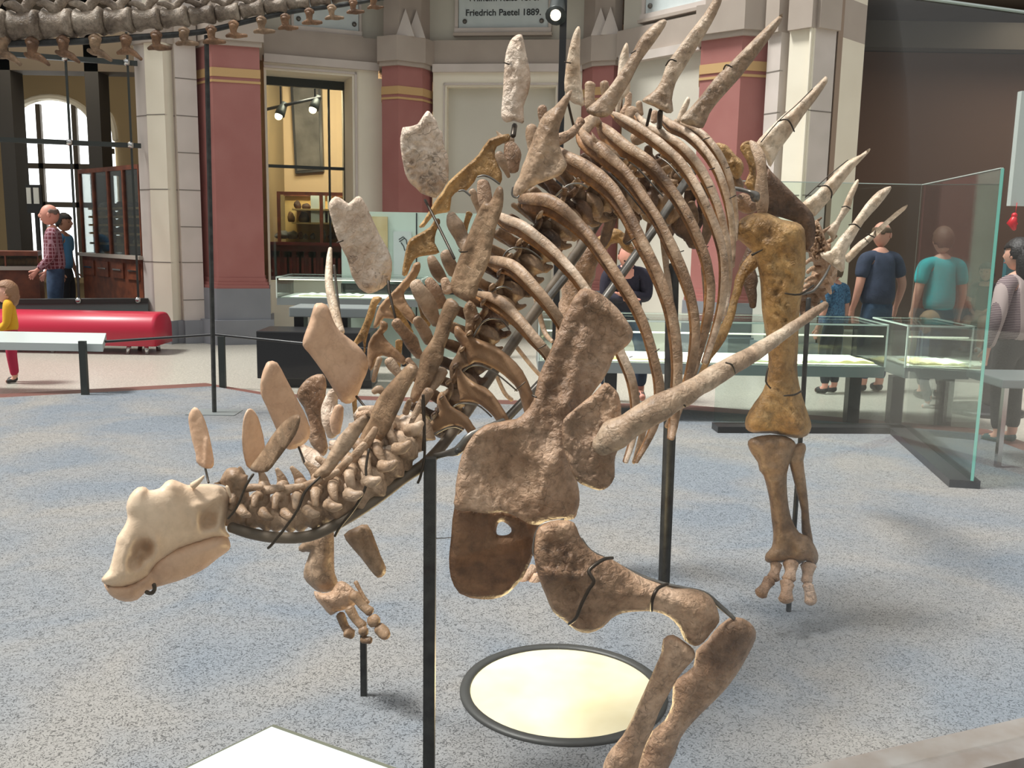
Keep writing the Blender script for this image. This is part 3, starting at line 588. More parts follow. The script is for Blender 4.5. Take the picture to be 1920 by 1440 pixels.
YS = Yc+.36; gq = 'stones in the mineral case'
for i, (px_, z, w_, h_, m_, lb) in enumerate(((559, z2s, .13, .13, MS1, 'round dark stone on the top shelf'), (575, z2s, .16, .09, MS1, 'flat dark stone on the top shelf beside the round one'), (546, z1s, .12, .17, MS2, 'upright tan stone on the middle shelf'), (570, z1s, .18, .18, MS1, 'triangular brown stone on the middle shelf'), (596, z1s, .2, .16, MS1, 'brown block stone behind the white card'), (612, z1s, .1, .14, MS1, 'narrow brown stone right of the post'),
                                         (530, zc+.05, .26, .13, MS3, 'large grey grained stone at the lower left'), (548, zc+.05, .2, .13, MS3, 'grey stone beside the large one, bottom shelf'), (563, zc+.05, .1, .12, MS2, 'small tan stone, bottom shelf'), (573, zc+.05, .07, .09, MS1, 'small dark stone on a white card, bottom shelf'), (586, zc+.05, .09, .1, MS1, 'second small dark stone on a white card, bottom shelf'), (606, zc+.05, .1, .15, MS3, 'upright grey stone right of the post'), (622, zc+.05, .14, .11, MS1, 'dark flat stone at the right, bottom shelf'))):
    stone(lb, px_, YS, z, w_, h_, m_, gq, i)
for px_, w_, h_, lb in ((592, .14, .3, 'white printed card leaning on the middle shelf'), (606, .08, .3, 'narrow white card right of the wooden post'), (619, .06, .3, 'white card near the notched plate')):
    x = xw(px_, YS-.1, 420); tag(box('label_card', (x-w_/2, YS-.14, z1s+.0), (x+w_/2, YS-.12, z1s+.14+h_), MSW), lb, 'card', 'white cards in the mineral case')
# framed fossil panel and track lights on the ochre wall
Yp = 17.3
t = thing('framed_fossil', 'tall dark framed fossil panel hanging on the ochre wall', 'framed panel', (xw(580, Yp, 240), Yp, at(580, 240, Yp).z))
f0, f1, g0_, g1_ = at(546, 150, Yp), at(598, 150, Yp), at(556, 326, Yp), at(608, 322, Yp)
bm = bmesh.new(); P = [(f0.x, f0.z), (f1.x+.05, f0.z), (g1_.x, g1_.z), (g0_.x, g0_.z)]; a_ = [bm.verts.new((p[0], Yp-.1, p[1])) for p in P]; b_ = [bm.verts.new((p[0], Yp+.02, p[1])) for p in P]; bm.faces.new(a_); bm.faces.new(b_[::-1])
for i in range(4): bm.faces.new((a_[i], b_[i], b_[(i+1) % 4], a_[(i+1) % 4]))
fin('frame', bm, M_BLACK, t)
cx = sum(p[0] for p in P)/4; cz = sum(p[1] for p in P)/4; bm = bmesh.new(); P2 = [(cx+(p[0]-cx)*.82, cz+(p[1]-cz)*.94) for p in P]; a_ = [bm.verts.new((p[0], Yp-.12, p[1])) for p in P2]; b_ = [bm.verts.new((p[0], Yp-.1, p[1])) for p in P2]; bm.faces.new(a_)
for i in range(4): bm.faces.new((a_[i], b_[i], b_[(i+1) % 4], a_[(i+1) % 4]))
fin('fossil_slab', bm, mat('slate_fossil', s(88, 84, 80), .6, 0, s(50, 46, 42), 3, .5, 12), t)
Ytk = 15.0; t = thing('track_light', 'ceiling track with two lit spotlights before the framed panel', 'track light', tuple(at(552, 200, Ytk)))
bar('track', at(500, 205, Ytk), at(602, 182, Ytk), .025, M_BLACK, t)
for px_, py_ in ((527, 212), (591, 200)):
    p = at(px_, py_, Ytk); bm = bmesh.new(); tubew(bm, [p+Vector((.05, .05, .16)), p+Vector((0, 0, .03)), p+Vector((-.02, -.02, -.04))], [.05, .075, .08], 12, 1, None, False); fin('spotlight', bm, M_DARKMET, t, True); bar('drop_rod', Vector((p.x, p.y, p.z+.1)), Vector((p.x, p.y, 5.2)), .015, M_BLACK, t)
    bm = bmesh.new(); bmesh.ops.create_uvsphere(bm, u_segments=12, v_segments=8, radius=.06, matrix=Matrix.Translation(p+Vector((-.03, -.04, -.05)))); fin('bulb', bm, mat('warm_bulb', (1, .8, .5), emit=(1, .8, .5), es=8), t, True)
    l_ = bpy.data.lights.new('track_lamp', 'SPOT'); l_.energy = 70; l_.color = (1, .78, .48); l_.spot_size = 1.6; l_.shadow_soft_size = .08; lo = bpy.data.objects.new('track_lamp', l_); COL.objects.link(lo); lo.location = p+Vector((0, .15, -.05)); lo.rotation_euler = Vector((.1, 1, -.35)).to_track_quat('-Z', 'Y').to_euler()
l_ = bpy.data.lights.new('room_fill', 'AREA'); l_.energy = 95; l_.size = 1; l_.color = (1, .88, .7); lo = bpy.data.objects.new('room_fill', l_); COL.objects.link(lo); lo.location = (-2.9, 15.0, 4.3); lo.rotation_euler = (.5, 0, 0)  # unseen area lamp added to brighten the red cabinet
l_ = bpy.data.lights.new('room_fill_left', 'AREA'); l_.energy = 90; l_.size = 3; l_.color = (1, .9, .74); lo = bpy.data.objects.new('room_fill_left', l_); COL.objects.link(lo); lo.location = (-7.4, 15.5, 4.9)  # another unseen area lamp, added to light the left room
# left room: tall glazed cabinets with shelves
def glazed(label, pa, pb, Ya, Yb, zb_, ztp, posts, shelves, doors=True):
    A = Vector((xw(pa, Ya, 400), Ya)); Bq = Vector((xw(pb, Yb, 400), Yb)); d = (Bq-A).normalized(); n = Vector((-d.y, d.x)); t = thing('glazed_cabinet', label, 'cabinet', tuple((A+Bq)/2)+(0,))
    def pr(nm, u0, u1, d0, d1, z0, z1, m, par=t):
        a_ = A+(Bq-A)*u0; b_ = A+(Bq-A)*u1; return prism(nm, [tuple(a_+n*d0), tuple(b_+n*d0), tuple(b_+n*d1), tuple(a_+n*d1)], z0, z1, m, par)
    pr('base', 0, 1, 0, .7, -.03, zb_, M_WOOD); pr('counter', -.02, 1.02, -.06, .7, zb_, zb_+.05, mat('counter_edge', s(170, 160, 150), .3)); pr('crown', 0, 1, 0, .6, ztp, ztp+.06, M_WOOD)
    for i in range(posts+1):
        u = i/posts; pr('post', max(u-.012, 0), min(u+.012, 1), 0, .05, zb_+.05, ztp, M_WOOD)
        if i < posts and doors:
            dr = pr('drawer', u+.03, u+1/posts-.03, -.02, 0, zb_-.28, zb_-.06, M_WOOD); pr('pull', u+.06, u+1/posts-.06, -.035, -.02, zb_-.17, zb_-.15, M_CHROME, dr)
    for zz in shelves: pr('shelf', .02, .98, .1, .55, zz, zz+.03, M_SHELF)
    pr('glass_front', .01, .99, .02, .025, zb_+.05, ztp, G_CASE); pr('back', 0, 1, .6, .63, zb_, ztp, M_TAUPE)
    return A, Bq, n
zz0, zz1 = at(180, 482, 13.6).z, at(180, 322, 13.6).z
A, Bq, n = glazed('tall wood-framed glass cabinet of shelves inside the left window', 150, 262, 14.2, 12.75, zz0, zz1, 4, [at(200, y, 13.4).z for y in (460, 440, 424, 408, 392)])
random.seed(3)
for k, zz in enumerate([at(200, y, 13.4).z+.03 for y in (460, 440, 424, 408, 392)]):
    for j in range(7):
        p = A.lerp(Bq, .08+j*.135)+n*.3; bm = bmesh.new(); bmesh.ops.create_icosphere(bm, subdivisions=2, radius=.055)
        for v in bm.verts: v.co *= 1+.4*noise.noise(v.co*14+Vector((k, j, 0)));
        o_ = fin('shelf_specimen', bm, random.choice([MS1, MS2, MS3, M_PAPERY]), None, True); o_.scale = (1.3, 1, .8+.4*random.random()); o_.location = (p.x, p.y, zz+.03)
        tag(o_, 'small stone on a shelf of the tall glass cabinet inside the left window', 'stone', 'stones on the cabinet shelves')
A, Bq, n = glazed('low brown glass-topped cabinet of fossils at the left edge', -60, 66, 12.6, 12.9, at(30, 507, 12.7).z, at(30, 480, 12.7).z, 2, [], False)
for j in range(9):
    p = A.lerp(Bq, .42+j*.065)+n*.3; bm = bmesh.new(); bmesh.ops.create_icosphere(bm, subdivisions=2, radius=.07)
    for v in bm.verts: v.co *= 1+.4*noise.noise(v.co*12+Vector((9, j, 0)))
    o_ = fin('shelf_specimen', bm, MS2, None, True); o_.location = (p.x, p.y, at(30, 507, 12.7).z+.1); tag(o_, 'pale fossil lump in the low brown cabinet at the left edge', 'fossil', 'fossils in the low cabinet')
# framed notice board before the arched window
t = thing('notice_frame', 'black framed notice with white text columns before the arched window', 'notice', tuple(at(60, 360, 14.8)))
p0, p1_ = at(48, 346, 14.8), at(80, 400, 14.8); box('frame', (p0.x, 14.8, p1_.z), (p1_.x, 14.84, p0.z), M_BLACK, t); box('stand', ((p0.x+p1_.x)/2-.03, 14.84, -.03), ((p0.x+p1_.x)/2+.03, 14.88, p0.z-.1), M_BLACK, t)
for a_, b_ in ((51, 59), (64, 74)): box('text_panel', (at(a_, 370, 14.8).x, 14.78, at(a_, 382, 14.8).z), (at(b_, 370, 14.8).x, 14.8, at(b_, 352, 14.8).z), M_PAPER, t)
# ------------------------------------------------------------------ red bench
Yb = 11.3; zb0, zb1b = at(200, 648, Yb).z, at(200, 584, Yb+.25).z; bx0, bx1 = xw(-60, Yb, 600), xw(290, Yb, 600)
t = thing('red_bench', 'long red leather bench with rounded top and chrome legs below the window', 'bench', ((bx0+bx1)/2, Yb+.3, 0))
bm = bmesh.new(); prof = []; hh = zb1b-zb0
for i in range(9): a_ = math.pi/2*i/8; prof.append((-.02+.22-.22*math.cos(a_), zb0+hh-.2+.2*math.sin(a_)))
for i in range(9): a_ = math.pi/2*i/8; prof.append((.36+.22*math.sin(a_), zb0+hh-.2+.2*math.cos(a_)))
prof = [(-.02, zb0)]+prof+[(.58, zb0)]
xs = [bx0, bx0+.04, bx1-.05, bx1-.015, bx1]; sc_ = [.9, 1, 1, .985, .93]; R_ = []
for x, k_ in zip(xs, sc_): R_.append([bm.verts.new((x, Yb+.28+(p[0]-.28)*k_, zb0+(p[1]-zb0)*k_)) for p in prof])
for i in range(4):
    for j in range(len(prof)): bm.faces.new((R_[i][j], R_[i][(j+1) % len(prof)], R_[i+1][(j+1) % len(prof)], R_[i+1][j]))
bm.faces.new(R_[0][::-1]); bm.faces.new(R_[-1]); fin('upholstery', bm, M_LEATH, t, True)
for x in (bx1-.15, bx1-.35, bx0+1.0): 
    for y in (Yb+.08, Yb+.45): bar('leg', Vector((x, y, zb0+.03)), Vector((x-.02+(.04 if x > bx1-.2 else 0), y-.03, -.03)), .028, M_CHROME, t)
# ------------------------------------------------------------------ reading rail on the left
Yr = 8.55; t = thing('reading_rail', 'thin black barrier rail with slanted white text panel, at the left edge of the carpet', 'barrier', (xw(160, Yr), Yr, 0))
zr_ = at(160, 634, Yr).z
P3 = [at(-120, 650, 8.35), at(205, 640, 8.6), at(402, 627, 8.95), at(560, 643, 8.75), at(700, 655, 8.6)]
bm = bmesh.new(); tubew(bm, P3, [.013]*5, 8, 1, Vector((0, 0, 1))); fin('rail', bm, M_BLACK, t, True)
for x_, y_ in ((160, 740), (418, 725)):
    p = atz(x_, y_); box('post', (p.x-.03, p.y-.02, -.012), (p.x+.03, p.y+.02, zr_), M_DARKMET, t)
xa, xb = xw(-150, Yr), xw(207, Yr); bm = bmesh.new(); zt_ = at(160, 625, Yr+.15).z; zf_ = at(160, 643, Yr-.1).z
v = [bm.verts.new(c_) for c_ in ((xa, Yr-.16, zf_), (xb, Yr-.16, zf_), (xb-.12, Yr+.2, zt_), (xa, Yr+.2, zt_), (xa, Yr-.16, zf_-.07), (xb, Yr-.16, zf_-.07), (xb-.12, Yr+.2, zt_-.07), (xa, Yr+.2, zt_-.07))]
for f in ((0, 1, 2, 3), (7, 6, 5, 4), (0, 4, 5, 1), (1, 5, 6, 2), (2, 6, 7, 3), (3, 7, 4, 0)): bm.faces.new([v[i] for i in f])
fin('text_panel', bm, mat('panel_grey', s(176, 184, 182), .35), t)
# right: table corner and round based stand
Yq = 6.1; t = thing('side_table', 'grey topped table corner at the right edge beside the person in the zigzag jacket', 'table', (xw(1930, Yq, 700), Yq+.3, 0))
zq_ = at(1900, 712, Yq).z; box('top', (xw(1881, Yq, 700), Yq, zq_-.06), (xw(2060, Yq, 700), Yq+.5, zq_), M_VITR, t, bev=.01); box('leg', (xw(1893, Yq, 740)-.01, Yq+.05, -.03), (xw(1893, Yq, 740)+.02, Yq+.09, zq_-.06), M_CHROME, t)
Yk2 = 8.4; cx = xw(1846, Yk2, 745); t = thing('round_stand', 'dark kiosk column on a round black base at the right', 'stand', (cx, Yk2, 0))
bm = bmesh.new(); lathe(bm, [(.34, -.03), (.34, .0), (.3, .02), (.08, .03)], (cx, Yk2, 0), 40); fin('base', bm, M_BLACK, t, True); xk = xw(1873, Yk2, 700)
box('column', (xk-.07, Yk2-.02, .03), (xk+.1, Yk2+.12, at(1873, 560, Yk2).z), M_BLACK, t); box('screen', (xk-.06, Yk2-.06, at(1873, 570, Yk2).z), (xk+.16, Yk2, at(1873, 460, Yk2).z), mat('teal_screen', s(58, 92, 98), .3), t)
# spotlight on its black pole
Yz = 6.4; t = thing('pole_spotlight', 'lit spotlight clamped to a tall black pole behind the back plates', 'spotlight', (xw(1058, Yz, 100), Yz, 0))
pt = at(1062, -60, Yz); pb = at(1053, 160, Yz); box('pole', (pb.x-.022, Yz-.02, 0), (pb.x+.022, Yz+.02, pt.z), M_BLACK, t)
p = at(1046, 20, Yz); bm = bmesh.new(); tubew(bm, [p+Vector((.02, .05, .08)), p+Vector((.0, .0, .05)), p+Vector((-.01, -.05, -.02)), p+Vector((-.015, -.08, -.05))], [.03, .05, .055, .07], 14, 1, None, False); fin('lamp_housing', bm, M_DARKMET, t, True)
bm = bmesh.new(); bmesh.ops.create_uvsphere(bm, u_segments=14, v_segments=10, radius=.034, matrix=Matrix.Translation(p+Vector((-.018, -.1, -.05)))); fin('lit_bulb', bm, mat('spot_glow', (1, .85, .6), emit=(1, .86, .62), es=6), t, True)
bar('clamp', p+Vector((.0, .02, .02)), Vector((pb.x, Yz, p.z+.02)), .012, M_STEEL, t)
# ------------------------------------------------------------------ marble plaques
def plaque(k, label, a, b, pa, pb, ybl, lines, rightpx=None):
    t0, t1 = tx(a, b, pa), tx(a, b, pb); A = a.lerp(b, t0); Bq = a.lerp(b, t1); n = Vector(((b-a).y, -(b-a).x)).normalized()
    if n.y > 0: n = -n
    A, Bq = A-n*.12, Bq-n*.12; zb_ = y_at(pa, ybl, a-n*.12, b-n*.12); ztp = zb_+1.5
    t = thing('marble_plaque', label, 'plaque', (A.x, A.y, zb_), 'marble plaques')
    def pp(nm, u0, u1, z0, z1, d0, d1, m):
        p_ = A.lerp(Bq, u0); q_ = A.lerp(Bq, u1); return prism(nm, [tuple(p_+n*d0), tuple(q_+n*d0), tuple(q_+n*d1), tuple(p_+n*d1)], z0, z1, m, t)
    pp('slab', 0, 1, zb_, ztp, .0, .03, M_MARB); pp('ledge', -.04, 1.04, zb_-.09, zb_, 0, .09, M_GREYST); pp('ledge', -.05, 1.05, zb_-.11, zb_-.07, 0, .12, M_BAND)
    for u0, u1 in ((-.04, -.005), (1.005, 1.04)): pp('side_frame', u0, u1, zb_-.09, ztp, 0, .06, M_GREYST)
    for u in (.07, .93):
        p_ = A.lerp(Bq, u)+n*.04; bm = bmesh.new(); bmesh.ops.create_uvsphere(bm, u_segments=10, v_segments=6, radius=.035, matrix=Matrix.Translation((p_.x, p_.y, zb_+.1))); fin('bolt', bm, M_STEEL, t, True)
    ang = math.atan2((Bq-A).y, (Bq-A).x)
    for txt, u, dz, size in lines:
        c = bpy.data.curves.new('t', 'FONT'); c.body = txt; c.size = size; c.extrude = .002; c.offset = .002; c.align_x = 'CENTER'; o_ = bpy.data.objects.new('t', c); COL.objects.link(o_)
        bpy.context.view_layer.update(); me = bpy.data.meshes.new_from_object(o_.evaluated_get(bpy.context.evaluated_depsgraph_get())); bpy.data.objects.remove(o_)
        p_ = A.lerp(Bq, u)+n*.034; me.transform(Matrix.Translation((p_.x, p_.y, zb_+dz)) @ Matrix.Rotation(ang, 4, 'Z') @ Matrix.Rotation(math.pi/2, 4, 'X')); link('inscription', me, M_INK, t, False)
plaque(1, 'white marble plaque with two lines of names and dates, centre wall', b3a, b3b, 855, 1018, 55, (('Friedrich Paetel 1889.', .5, .18, .125), ('Wilhelm Reiss 1876.', .5, .38, .125)))
plaque(2, 'white marble plaque above the deep window, partly behind the tail bones', b2a, b2b, 560, 678, 50, ())
plaque(3, 'white marble plaque on the right bay, behind the tallest spikes', b4a, b4b, 1187, 1320, 35, (('Ernst', .2, .22, .13),))
# ------------------------------------------------------------------ the long tail overhead
ST = thing('hanging_tail_skeleton', 'long row of large tail bones on a black rod crossing the upper left', 'dinosaur skeleton', tuple(atz(402, 774)))
B_TAIL = bone('tail_bone', s(186, 172, 156), s(150, 134, 118), s(92, 76, 64), .3, .008, 5)
tc_ = [(-40, 52, 30), (20, 50, 28), (82, 47, 27), (142, 44, 25), (200, 40, 24), (253, 38, 21), (305, 35, 19), (357, 30, 18), (406, 26, 16), (452, 21, 15), (497, 14, 14), (540, 8, 12), (582, 3, 11), (622, -2, 10), (662, -8, 9)]
for i, (x, y, r) in enumerate(tc_):
    Y = 7.3+.06*i; bm = bmesh.new(); nx = tc_[i+1][0] if i < len(tc_)-1 else x+40; L = (nx-x)*.92; ny = tc_[i+1][1] if i < len(tc_)-1 else y-6; sl = (ny-y)/(nx-x)
    tadd(bm, [(x+L*u, y+L*u*sl, Y, r*q_) for u, q_ in ((0.0, .72), (.03, .92), (.12, .98), (.26, .8), (.5, .72), (.74, .8), (.88, .98), (.97, .92), (1, .72))], 1, 16, 1, .12, False)
    tadd(bm, [(x+L*.45, y-r*.6, Y, r*.5), (x+L*.5, y-r*1.3, Y, r*.34), (x+L*.75, y-r*1.9, Y, r*.3), (x+L*1.15, y-r*2.5, Y, r*.32)], 3, 10, .5, .4)
    tadd(bm, [(x+L*.45, y-r*.9, Y, r*.4), (x+L*.1, y-r*1.45, Y-.04, r*.28), (x-L*.22, y-r*1.5, Y-.05, r*.14)], 3, 8, .6, .3)
    fin('tail_vertebra', bm, B_TAIL, ST, True)
tube('support_rod', [(-40, 84, 7.3, 6.5), (160, 77, 7.45, 6), (255, 70, 7.55, 5.5), (375, 60, 7.7, 5), (480, 36, 7.85, 4.5), (560, 20, 7.95, 4), (640, 10, 8.05, 3.5), (760, -10, 8.2, 3)], M_IRON, ST, sides=10)
for i, (x, y, q_) in enumerate(((5, 96, 1.15), (60, 98, 1.1), (118, 94, 1.05), (178, 91, 1.05), (236, 90, 1), (293, 82, .95), (345, 74, .9), (396, 71, .9), (438, 60, .85), (490, 52, .85), (535, 46, .8), (580, 36, .8), (622, 28, .75), (662, 17, .7), (700, 9, .65))):
    Y = 7.25+.06*i; q_ *= 1.22; bm = bmesh.new(); d = 1 if i > 3 else .8
    tadd(bm, [(x-7*q_, y-14*q_, Y, 4*q_), (x, y-17*q_, Y, 5*q_), (x+7*q_, y-13*q_, Y, 4*q_)], 3, 8, .8)
    tadd(bm, [(x, y-12*q_, Y, 8*q_), (x, y-2*q_, Y, 6*q_), (x+2*q_, y+6*q_, Y, 6*q_)], 3, 8, .7, .3)
    tadd(bm, [(x-13*q_*d, y+(8 if i > 3 else 2)*q_, Y, 2.5*q_), (x-3*q_, y+5*q_, Y, 5*q_), (x+8*q_, y+6*q_, Y, 5*q_), (x+24*q_, y+(8 if i > 4 else 18)*q_-.15*i, Y, 2.5*q_)], 3, 8, .6, .3)
    fin('chevron_bone', bm, B_CORA if i % 3 else B_BROWN, ST, True)
p = atz(402, 774); q_ = at(376, 66, 7.7); bm = bmesh.new(); tubew(bm, [Vector((p.x, p.y, 0)), Vector((p.x, q_.y, q_.z))], [.019, .019], 4, 1, Vector((0, 1, 0)), False); fin('support_post', bm, M_IRON, ST)
tag(box('post_base_plate', (p.x-.2, p.y-.12, .0), (p.x+.2, p.y+.12, .006), M_VITR), 'thin metal plate on the carpet at the foot of the left black post', 'base plate')
# ------------------------------------------------------------------ people
SKINM = {'fair': M_SKIN, 'pink': mat('ruddy_skin', s(206, 144, 126), .55), 'tan': mat('tan_skin', s(176, 128, 102), .55)}
M_EYE = mat('eye', s(40, 34, 30), .2); M_LIP = mat('lips', s(170, 96, 90), .5)
def skinmesh(name, V, E, R, root, m, parent, sub=2):
    me = bpy.data.meshes.new(name); me.from_pydata([tuple(v) for v in V], E, []); o = link(name, me, m, parent, False)
    md = o.modifiers.new('Skin', 'SKIN'); md.use_smooth_shade = True; md.branch_smoothing = .6
    if not me.skin_vertices: me.skin_vertices.new() if hasattr(me.skin_vertices, 'new') else None
    sv = me.skin_vertices[0].data
    for i, r in enumerate(R): sv[i].radius = r if isinstance(r, tuple) else (r, r)
    for i in range(len(V)): sv[i].use_root = (i == root)
    o.modifiers.new('Subdivision', 'SUBSURF').levels = sub; o.modifiers['Subdivision'].render_levels = sub
    return o
BASE = dict(pel=(0, 0, .53), waist=(0, 0, .61), chest=(0, .005, .72), nb=(0, -.005, .81), nt=(0, .01, .862), head=(0, .018, .925),
            sL=(-.1, 0, .79), sR=(.1, 0, .79), eL=(-.13, -.01, .63), eR=(.13, -.01, .63), wL=(-.135, .03, .49), wR=(.135, .03, .49),
            hL=(-.05, 0, .5), hR=(.05, 0, .5), kL=(-.055, .01, .285), kR=(.055, .01, .285), aL=(-.055, -.012, .045), aR=(.055, -.012, .045), tL=(-.062, .075, .018), tR=(.062, .075, .018))
def person(label, x, Y, h, yaw, pose={}, skin='fair', shirt=None, pants=None, shoes=None, hair=None, sleeve='short', hairlen=0, hs=1.0, wide=1.0, look=0.0, bald=False, nodd=0.0, z0=-.03):
    t = thing('person', label, 'person', (x, Y, z0), rz=yaw); LOCAL.add(t.name); J = {k: Vector(pose.get(k, v))*h for k, v in BASE.items()}
    hd = h*hs; w = wide
    def W(p): return p
    body_names = ['pel', 'waist', 'chest', 'nb', 'nt']; V = [J[k] for k in body_names]; E = [(0, 1), (1, 2), (2, 3), (3, 4)]
    R = [(.08*w, .062*w), (.072*w, .056*w), (.088*w, .06*w), (.05, .045), (.031, .031)]; R = [(a*h, b*h) for a, b in R]; idx = dict(zip(body_names, range(5)))
    def addv(p, r, par): V.append(p); R.append((r*h, r*h)); E.append((par, len(V)-1)); return len(V)-1
    for S_ in 'LR':
        a = addv(J['s'+S_], .034, idx['nb']); b = addv(J['e'+S_], .026, a); c = addv(J['w'+S_], .017, b)
        d = (J['w'+S_]-J['e'+S_]).normalized(); sd_ = d.orthogonal().normalized(); sd2 = Vector((0, 1, 0)) if abs(d.y) < .8 else Vector((1, 0, 0)); sd2 = (sd2-d*sd2.dot(d)).normalized()
        pm = addv(J['w'+S_]+d*.035*h, .02, c)
        for f, (o_, ln) in enumerate(((-.014, .04), (-.005, .05), (.005, .047), (.014, .036))):
            f1 = addv(J['w'+S_]+d*(.035+ln*.55)*h+sd2*o_*h, .0068, pm); addv(J['w'+S_]+d*(.035+ln*.95)*h+sd2*o_*1.1*h+sd_*.006*h, .0055, f1)
        th = addv(J['w'+S_]+d*.03*h+sd2*.026*h, .008, c); addv(J['w'+S_]+d*.05*h+sd2*.034*h, .0065, th)
        a = addv(J['h'+S_].lerp(J['k'+S_], .25), .047, idx['pel']); b = addv(J['k'+S_], .037, a); c = addv(J['a'+S_], .024, b); addv(J['t'+S_], .022, c)
    skinmesh('body', V, E, R, 0, SKINM[skin], t, 2)
    # shirt
    if shirt is not None:
        V = [J['pel']-Vector((0, 0, .035*h)), J['waist'], J['chest'], J['nb'], J['nb'].lerp(J['nt'], .55)]; R = [(.092*w, .075*w), (.088*w, .07*w), (.1*w, .072*w), (.066, .056), (.04, .038)]; E = [(0, 1), (1, 2), (2, 3), (3, 4)]; R = [(a*h, b*h) for a, b in R]
        for S_ in 'LR':
            V.append(J['nb'].lerp(J['s'+S_], .5)+Vector((0, 0, .004*h))); R.append((.052*h,)*2); E.append((3, len(V)-1)); V.append(J['s'+S_]); R.append((.05*h,)*2); E.append((len(V)-2, len(V)-1)); a = len(V)-1
            if sleeve == 'short': V.append(J['s'+S_].lerp(J['e'+S_], .78)); R.append((.04*h,)*2); E.append((a, a+1))
            else:
                V.append(J['e'+S_]); R.append((.037*h,)*2); E.append((a, a+1)); V.append(J['e'+S_].lerp(J['w'+S_], .93)); R.append((.028*h,)*2); E.append((a+1, a+2))
        skinmesh('shirt', V, E, R, 0, shirt, t, 2)
    if pants is not None:
        V = [J['pel'].lerp(J['waist'], .9), J['pel']-Vector((0, 0, .02*h))]; R = [(.084*w*h, .066*w*h), (.092*w*h, .072*w*h)]; E = [(0, 1)]
        for S_ in 'LR':
            V += [J['h'+S_].lerp(J['k'+S_], .28), J['k'+S_], J['k'+S_].lerp(J['a'+S_], .9)]; n = len(V); R += [(.062*h,)*2, (.046*h,)*2, (.035*h,)*2]; E += [(1, n-3), (n-3, n-2), (n-2, n-1)]
        skinmesh('trousers', V, E, R, 0, pants, t, 2)
    if shoes is not None:
        for S_ in 'LR':
            d = (J['t'+S_]-J['a'+S_]); V = [J['a'+S_]-d*.2-Vector((0, 0, .02*h)), J['a'+S_].lerp(J['t'+S_], .5), J['t'+S_]]; skinmesh('shoe', V, [(0, 1), (1, 2)], [(.027*h,)*2, (.027*h,)*2, (.024*h,)*2], 0, shoes, t, 1)
    # head
    c = J['head']; M = Matrix.Translation(c) @ Matrix.Rotation(look, 4, 'Z') @ Matrix.Rotation(-nodd, 4, 'X'); bm = bmesh.new(); bmesh.ops.create_icosphere(bm, subdivisions=4, radius=1)
    def shape(v):
        x_, y_, z_ = v; fx = .052*(1-.28*max(-z_, 0)); p = Vector((x_*fx, y_*(.062 if y_ > 0 else .068), z_*.074))
        if y_ > 0:
            p.y += .018*math.exp(-((x_/.16)**2+((z_+.12)/.2)**2)); p.y -= .009*sum(math.exp(-(((x_-q_)/.17)**2+((z_-.06)/.12)**2)) for q_ in (-.36, .36)); p.y += .005*math.exp(-((x_/.35)**2+((z_+.52)/.1)**2)); p.y += .006*math.exp(-((x_/.3)**2+((z_+.85)/.15)**2))
        return p*hd
    for v in bm.verts: v.co = M @ shape(v.co)
    head = fin('head', bm, SKINM[skin], t, True)
    for sx_ in (-1, 1):
        bm = bmesh.new(); bmesh.ops.create_uvsphere(bm, u_segments=10, v_segments=8, radius=1)
        for v in bm.verts: v.co = M @ (Vector((sx_*.053+v.co.x*.006, -.004+v.co.y*.012, -.002+v.co.z*.018))*hd)
        fin('ear', bm, SKINM[skin], head, True)
        bm = bmesh.new(); bmesh.ops.create_uvsphere(bm, u_segments=10, v_segments=8, radius=.007*hd, matrix=M @ Matrix.Translation(Vector((sx_*.0195, .0475, .0045))*hd)); fin('eye', bm, M_EYE, head, True)
    bm = bmesh.new(); bmesh.ops.create_uvsphere(bm, u_segments=10, v_segments=6, radius=1)
    for v in bm.verts: v.co = M @ (Vector((v.co.x*.016, .0585+v.co.y*.004, -.0385+v.co.z*.004))*hd)
    fin('mouth', bm, M_LIP, head, True)
    if hair is not None:
        bm = bmesh.new(); bmesh.ops.create_icosphere(bm, subdivisions=4, radius=1); kill = []
        for v in bm.verts:
            o_ = v.co.copy(); p = shape(o_)*(1.09 if not bald else 1.015)+Vector((0, 0, .002*hd)); n_ = 1+.05*noise.noise(o_*6)
            lim = (.28 if o_.y > .1 else -.35 if o_.y > -.4 else -.55) if not bald else (.0 if o_.y < 0 else 5)
            if bald and o_.z > .55: lim = 5
            if o_.z < lim: kill.append(v)
            p = p*n_
            if hairlen and o_.y < .3 and o_.z < 0: pass
            v.co = M @ p
        bmesh.ops.delete(bm, geom=kill, context='VERTS')
        hr = fin('hair', bm, hair, head, True); sm = hr.modifiers.new('Solidify', 'SOLIDIFY'); sm.thickness = .008*hd; sm.offset = 0
        if hairlen:
            bm = bmesh.new(); L = hairlen*hd
            tubew(bm, [M @ (Vector((0, -.03, .03))*hd), M @ (Vector((0, -.045, -.02))*hd), M @ (Vector((0, -.05, -.02-hairlen*.5))*hd), M @ (Vector((0, -.045, -.02-hairlen))*hd)], [.045*hd, .056*hd, .052*hd, .03*hd], 14, .75, Vector((0, 1, 0)), True, .4); fin('long_hair', bm, hair, hr, True)
    return t
def cloth(n, c, c2=None, sc=12): return mat(n, c, .9, 0, c2, sc, .3, 60) if c2 else mat(n, c, .9, bump=.3, bscale=60)
